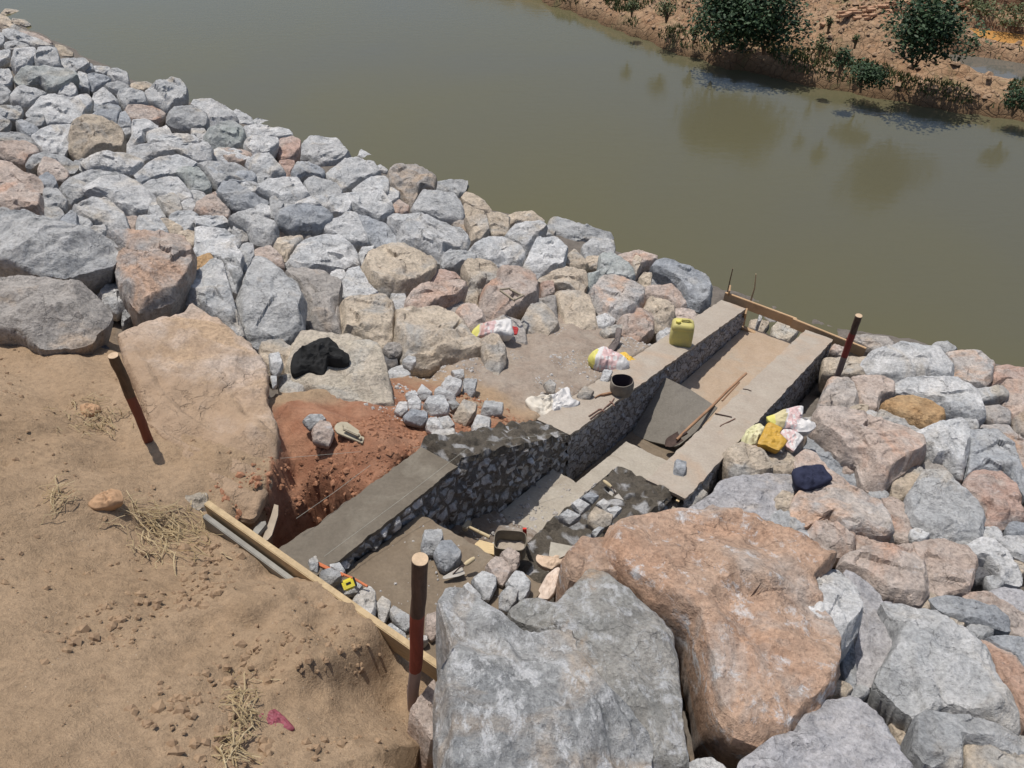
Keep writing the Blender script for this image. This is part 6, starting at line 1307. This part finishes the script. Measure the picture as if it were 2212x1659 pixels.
soft('plastic_sheet',PP('20','1280,360 1340,300 1500,260 1600,250 1720,390 1900,500 2050,600 1900,680 1800,780 1700,620 1450,420'),simple('orange_plastic',(.66,.42,.06),sc=8,bump=.3,rough=.4),'bright orange plastic sheet tucked behind the puffed sack','plastic sheet',lift=.06,hk=.15,seed=4)
S3=grp_thing('cement_sack',(1655,905),'torn white and yellow sack uppermost of the pile right of the wall','cement sack',SG,.2)
soft('sack_body',PP('21','730,390 850,410 1150,250 1500,150 1690,130 1670,380 1560,480 1800,540 2030,560 1980,680 1830,780 1500,780 1350,700 1180,700 860,540'),sack_mat('sack_print_c',(.9,-.25,0),[(0,YE),(.36,(.55,.48,.28)),(.44,WH),(.6,WH)],pr=(.46,.55),amt=.4),None,None,lift=.26,hk=.25,cl=.16,seed=5,parent=S3)
soft('plastic_sheet',PP('21','790,560 870,540 1180,690 1090,830 1310,990 1210,1120 1080,1240 960,1200 760,1110 540,1080 620,920 700,740'),simple('mustard_plastic',(.50,.30,.05),sc=3,stretch=(2,20,2),bump=.5,rough=.45),'mustard orange plastic sack hanging below the torn sack','plastic sack',lift=.22,hk=.15,seed=6,cl=.1)
S4=grp_thing('cement_sack',(1690,945),'white sack flap with red print under the torn sack','cement sack',SG,.2)
soft('sack_body',PP('21','1100,820 1190,710 1380,720 1560,800 1700,920 1640,1000 1540,1120 1440,1270 1340,1180 1210,1130 1310,1000'),sack_mat('sack_print_d',(.9,-.3,0),[(0,WH),(.5,WH)],pr=(.40,.52),amt=.35),None,None,lift=.2,hk=.15,seed=7,parent=S4)
soft('cement_sack',PP('21','140,970 240,830 260,760 420,640 560,580 660,610 760,680 720,800 620,960 540,1070 420,1100 180,1090'),sack_mat('sack_print_e',(.8,-.5,0),[(0,YE),(.42,(.60,.57,.34)),(.5,(.6,.56,.36)),(.9,WH)],amt=0),'small crumpled yellow and white sack at the left of the pile','cement sack',SG,lift=.12,hk=.5,seed=8)
soft('cement_sack',PP('22','110,440 180,385 400,390 620,345 860,335 1050,200 1230,90 1290,150 1340,400 1400,480 1640,475 1500,590 1350,690 1150,690 1050,740 1170,830 1000,900 900,1010 780,1080 560,920 400,800 280,700 190,560'),sack_mat('sack_print_f',(1,0,0),[(0,(.60,.55,.47)),(.5,WH),(.7,WH)],amt=0),'torn open white paper sack spread flat beside the left wall','cement sack',SG,lift=.035,hk=.22,cl=.2,seed=9)
MPap=simple('brown_paper',(.55,.42,.31),sc=6,bump=.5,bd=.02,col2=(.46,.34,.24)); MPap2=simple('pale_crumpled_paper',(.60,.51,.43),sc=7,bump=.6,bd=.02,col2=(.52,.40,.32))
soft('paper_scrap',PP('18','1410,990 1440,1030 1600,1050 1730,1000 1830,1010 1800,1070 1730,1120 1600,1190 1480,1150 1400,1080'),MPap,'curled brown cement paper below the beige board','paper scrap','torn cement paper beside the big boulder',lift=-.12,hk=.4,seed=10)
soft('paper_scrap',PP('18','1540,1260 1680,1150 1730,1200 1745,1320 1650,1480 1560,1570 1430,1560 1420,1480 1490,1350'),MPap2,'upright crumpled pale paper against the rusty mottled boulder','paper scrap','torn cement paper beside the big boulder',lift=-.05,hk=.35,seed=11)
def cloth_mat(name,c,c2):
    m=simple(name,c,sc=10,bump=.4,col2=c2,rough=.95); return m
soft('jacket',PP('5','325,110 350,30 420,-20 500,-60 560,-95 640,-95 700,-50 730,10 800,30 805,130 700,110 630,100 600,210 480,170 400,190 340,200 325,160'),cloth_mat('black_cloth',(.022,.022,.022),(.012,.012,.012)),'crumpled black jacket lying on a beige boulder','jacket',lift=.17,hk=.28,cl=.17,seed=12)
soft('cloth',PP('7','335,1370 400,1345 590,1325 620,1380 680,1440 600,1490 450,1530 380,1500 355,1450'),cloth_mat('navy_cloth',(.028,.032,.06),(.018,.02,.04)),'dark navy shorts draped over a slate slab','clothing',lift=.20,hk=.3,cl=.14,seed=13)
soft('cloth',PP('4','860,1080 920,1050 935,920 985,935 960,1060 910,1120'),simple('grey_rag',(.15,.125,.115)),'narrow dark grey rag between the boulders left of the jerrycan','rag',lift=.1,seed=14)
MPk=simple('pink_plastic',(.27,.075,.095),sc=5,bump=.5,rough=.5,col2=(.20,.055,.07))
zg=lambda x,y: hitf(x,y,ground).z
soft('plastic_bag',PP('12','1530,1310 1620,1330 1700,1290 1760,1340 1845,1430 1790,1420 1760,1465 1660,1440 1600,1380'),MPk,'torn pink plastic bag in the dirt near the bottom edge','plastic bag',z=zg(598,1555)+.015,hk=.3,seed=15,minT=.02)
MHusk=simple('husk',(.42,.26,.15),sc=9,bump=.4)
soft('corn_husk',PP('11','640,850 700,830 800,850 820,880 760,930 680,960 650,900'),MHusk,'brown dry husk lying on the dirt left of the leaning stake','dry husk','dry husks on the dirt',z=zg(195,885)+.02,hk=.5,seed=16,minT=.02)
soft('corn_husk',PP('11','690,1640 800,1560 900,1520 970,1530 1000,1620 900,1659 760,1680'),MHusk,'larger pale husk above the heap of straw','dry husk','dry husks on the dirt',z=zg(220,1090)+.02,hk=.4,seed=17,minT=.02)
# ------------------------------------------------------------------ strings of the setting out
MStr=simple('white_line',(.34,.33,.28))
def line(a,b,label):
    g=G(); g.tube([a,a.lerp(b,.5)-Vector((0,0,.008)),b],.0012,5); tag(g.obj('string_line',MStr,loc=tuple(a)),label,'string','mason strings')
line(at(700,1202,3.1),at(1010,968,2.98),'mason string stretched along the dark top of the left wall')
line(at(640,1120,3.12),at(800,1005,3.02),'mason string crossing the dark red hollow')
line(at(606,990,3.0),at(1230,935,2.4),'mason string crossing the pit to the rough course')
# ------------------------------------------------------------------ straw, clods, pebbles, chips
def straw(name,px,spread,nb_,label,seed,length=.16,dirv=None):
    rnd=random.Random(seed); V=[];F=[]; c0=hitf(px[0],px[1],ground)
    for i in range(nb_):
        x=px[0]+rnd.gauss(0,spread[0]); y=px[1]+rnd.gauss(0,spread[1]); p=hitf(x,y,ground,.004); a=rnd.uniform(0,6.28) if dirv is None else dirv+rnd.gauss(0,.6); L=length*rnd.uniform(.4,1.3)
        d=Vector((math.cos(a),math.sin(a),0)); pts=[p+d*L*(k/4-.5)+Vector((rnd.gauss(0,.006),rnd.gauss(0,.006),.004+rnd.uniform(0,.045)*math.sin(math.pi*k/4))) for k in range(5)]
        w_=rnd.uniform(.0012,.003); sd_=d.cross(Vector((0,0,1))); k=len(V)
        for q in pts: V+=[q-sd_*w_,q+Vector((0,0,w_)),q+sd_*w_]
        for j in range(4): F+=[(k+3*j,k+3*j+3,k+3*j+4,k+3*j+1),(k+3*j+1,k+3*j+4,k+3*j+5,k+3*j+2)]
    return tag(link(name,V,F,MDry,loc=tuple(c0),smooth=False),label,'dry grass','dry grass on the dirt bank')
straw('dry_grass',(370,1155),(42,26),160,'large heap of dry straw on the dirt beside the board',1,dirv=-.5)
straw('dry_grass',(318,1108),(30,12),34,'long straw stalks reaching left from the straw heap',6,.2,dirv=.15)
straw('dry_grass',(128,1080),(12,16),22,'thin wisp of pale straw on the left side of the dirt',2)
straw('dry_grass',(528,1530),(20,30),52,'dry grass tuft next to the pink plastic bag',3,.12)
straw('dry_grass',(500,1625),(16,14),26,'few dry stalks at the bottom edge of the dirt',4)
straw('dry_grass',(205,905),(34,22),90,'dark brown dead grass left of the leaning stake',5,.1)
rnd=random.Random(11)
def scatter(name,label,cnt,sr,nr,rr,mat,f=ground,cond=None,kind='stuff',cat='pebbles'):
    V=[];F=[]; k=0; tr=0
    while k<cnt and tr<cnt*8:
        tr+=1; s=rnd.uniform(*sr); n=rnd.uniform(*nr)
        if cond and not cond(s,n): continue
        r=rr[0]*(rr[1]/rr[0])**(rnd.random()**2.2); chip(V,F,W(s,n,f(s,n)-.2*r),r,rnd); k+=1
    return tag(link(name,V,F,mat,smooth=False),label,cat,kind=kind)
MClod=simple('earth_clods',(.30,.205,.125),sc=14,bump=.5,col2=(.24,.16,.10)); MRClod=simple('red_clods',(.33,.17,.10),sc=14,bump=.5,col2=(.24,.11,.06)); MChip=simple('stone_chips',(.44,.42,.40),sc=12,bump=.3,col2=(.34,.31,.28))
scatter('earth_clods','small clods and crumbs of earth over the dirt bank',2300,(1.0,5.6),(-1.2,1.9),(.003,.022),MClod,cond=lambda s,n: n<1.3 or s>2.9 and noise.noise(Vector((s*2,n*2,1)))>-.1,cat='clods')
scatter('earth_clods','bigger crumbled clods along the broken edge of the bank',480,(1.35,2.9),(.35,1.28),(.01,.034),MClod,cond=lambda s,n: noise.noise(Vector((s*3,n*3,7)))>.0,cat='clods')
scatter('red_clods','red earth crumbs in the excavated pit',1700,(2.62,3.25),(1.5,4.0),(.006,.032),MRClod,cat='clods')
scatter('stone_chips','pale stone chips scattered on the working floor',1500,(2.62,4.0),(2.9,6.6),(.005,.024),MChip,cond=lambda s,n: noise.noise(Vector((s*2,n*2,5)))>.05,cat='stone chips')
def flr(s,n):
    if n<2.25: return 2.94+(2.77-2.94)*(n-1.44)/.81
    if n<2.98: return 2.5-.4*(n-2.262)/.72
    return 2.03-.16*(n-2.99)/.71
scatter('floor_chips','broken stone chips and crumbs on the channel landings',700,(1.4,2.22),(2.3,3.66),(.005,.026),MChip,f=flr,cat='stone chips')
scatter('landing_crumbs','small crumbs on the damp top landing',160,(1.4,2.24),(1.5,2.22),(.003,.012),MChip,f=flr,cat='stone chips')
# brick pieces on the far bank
MBr=simple('fired_brick',(.42,.25,.15),sc=10,bump=.3); rnd=random.Random(2)
for i,(x,y,l) in enumerate([(1935,18,'fired brick in the far heap left of the clay terrace'),(2000,12,'fired brick in the far heap above the rounded bush'),(2060,22,'fired brick in the far heap at the terrace corner'),(1840,40,'fired brick strewn above the bare far mound'),(1895,32,'fired brick strewn left of the rounded far bush')]):
    p=at(x,y,1.2)
    for _ in range(5):
        s,n=SN(p); p=at(x,y,fz(s,n))
    pm=None
    for k in range(13):
        q=p+Vector((rnd.gauss(0,.22),rnd.gauss(0,.15),0)); s,n=SN(q); q.z=fz(s,n)+.03+.05*(k%3); g=G(); g.box(q,(.2,.1,.055),Matrix.Rotation(rnd.uniform(-.5,.5)+.3,4,'Z')@Matrix.Rotation(rnd.uniform(-.2,.2),4,'X'),.006)
        tag(g.obj('brick',MBr,loc=tuple(q)),l,'brick','bricks: '+l)
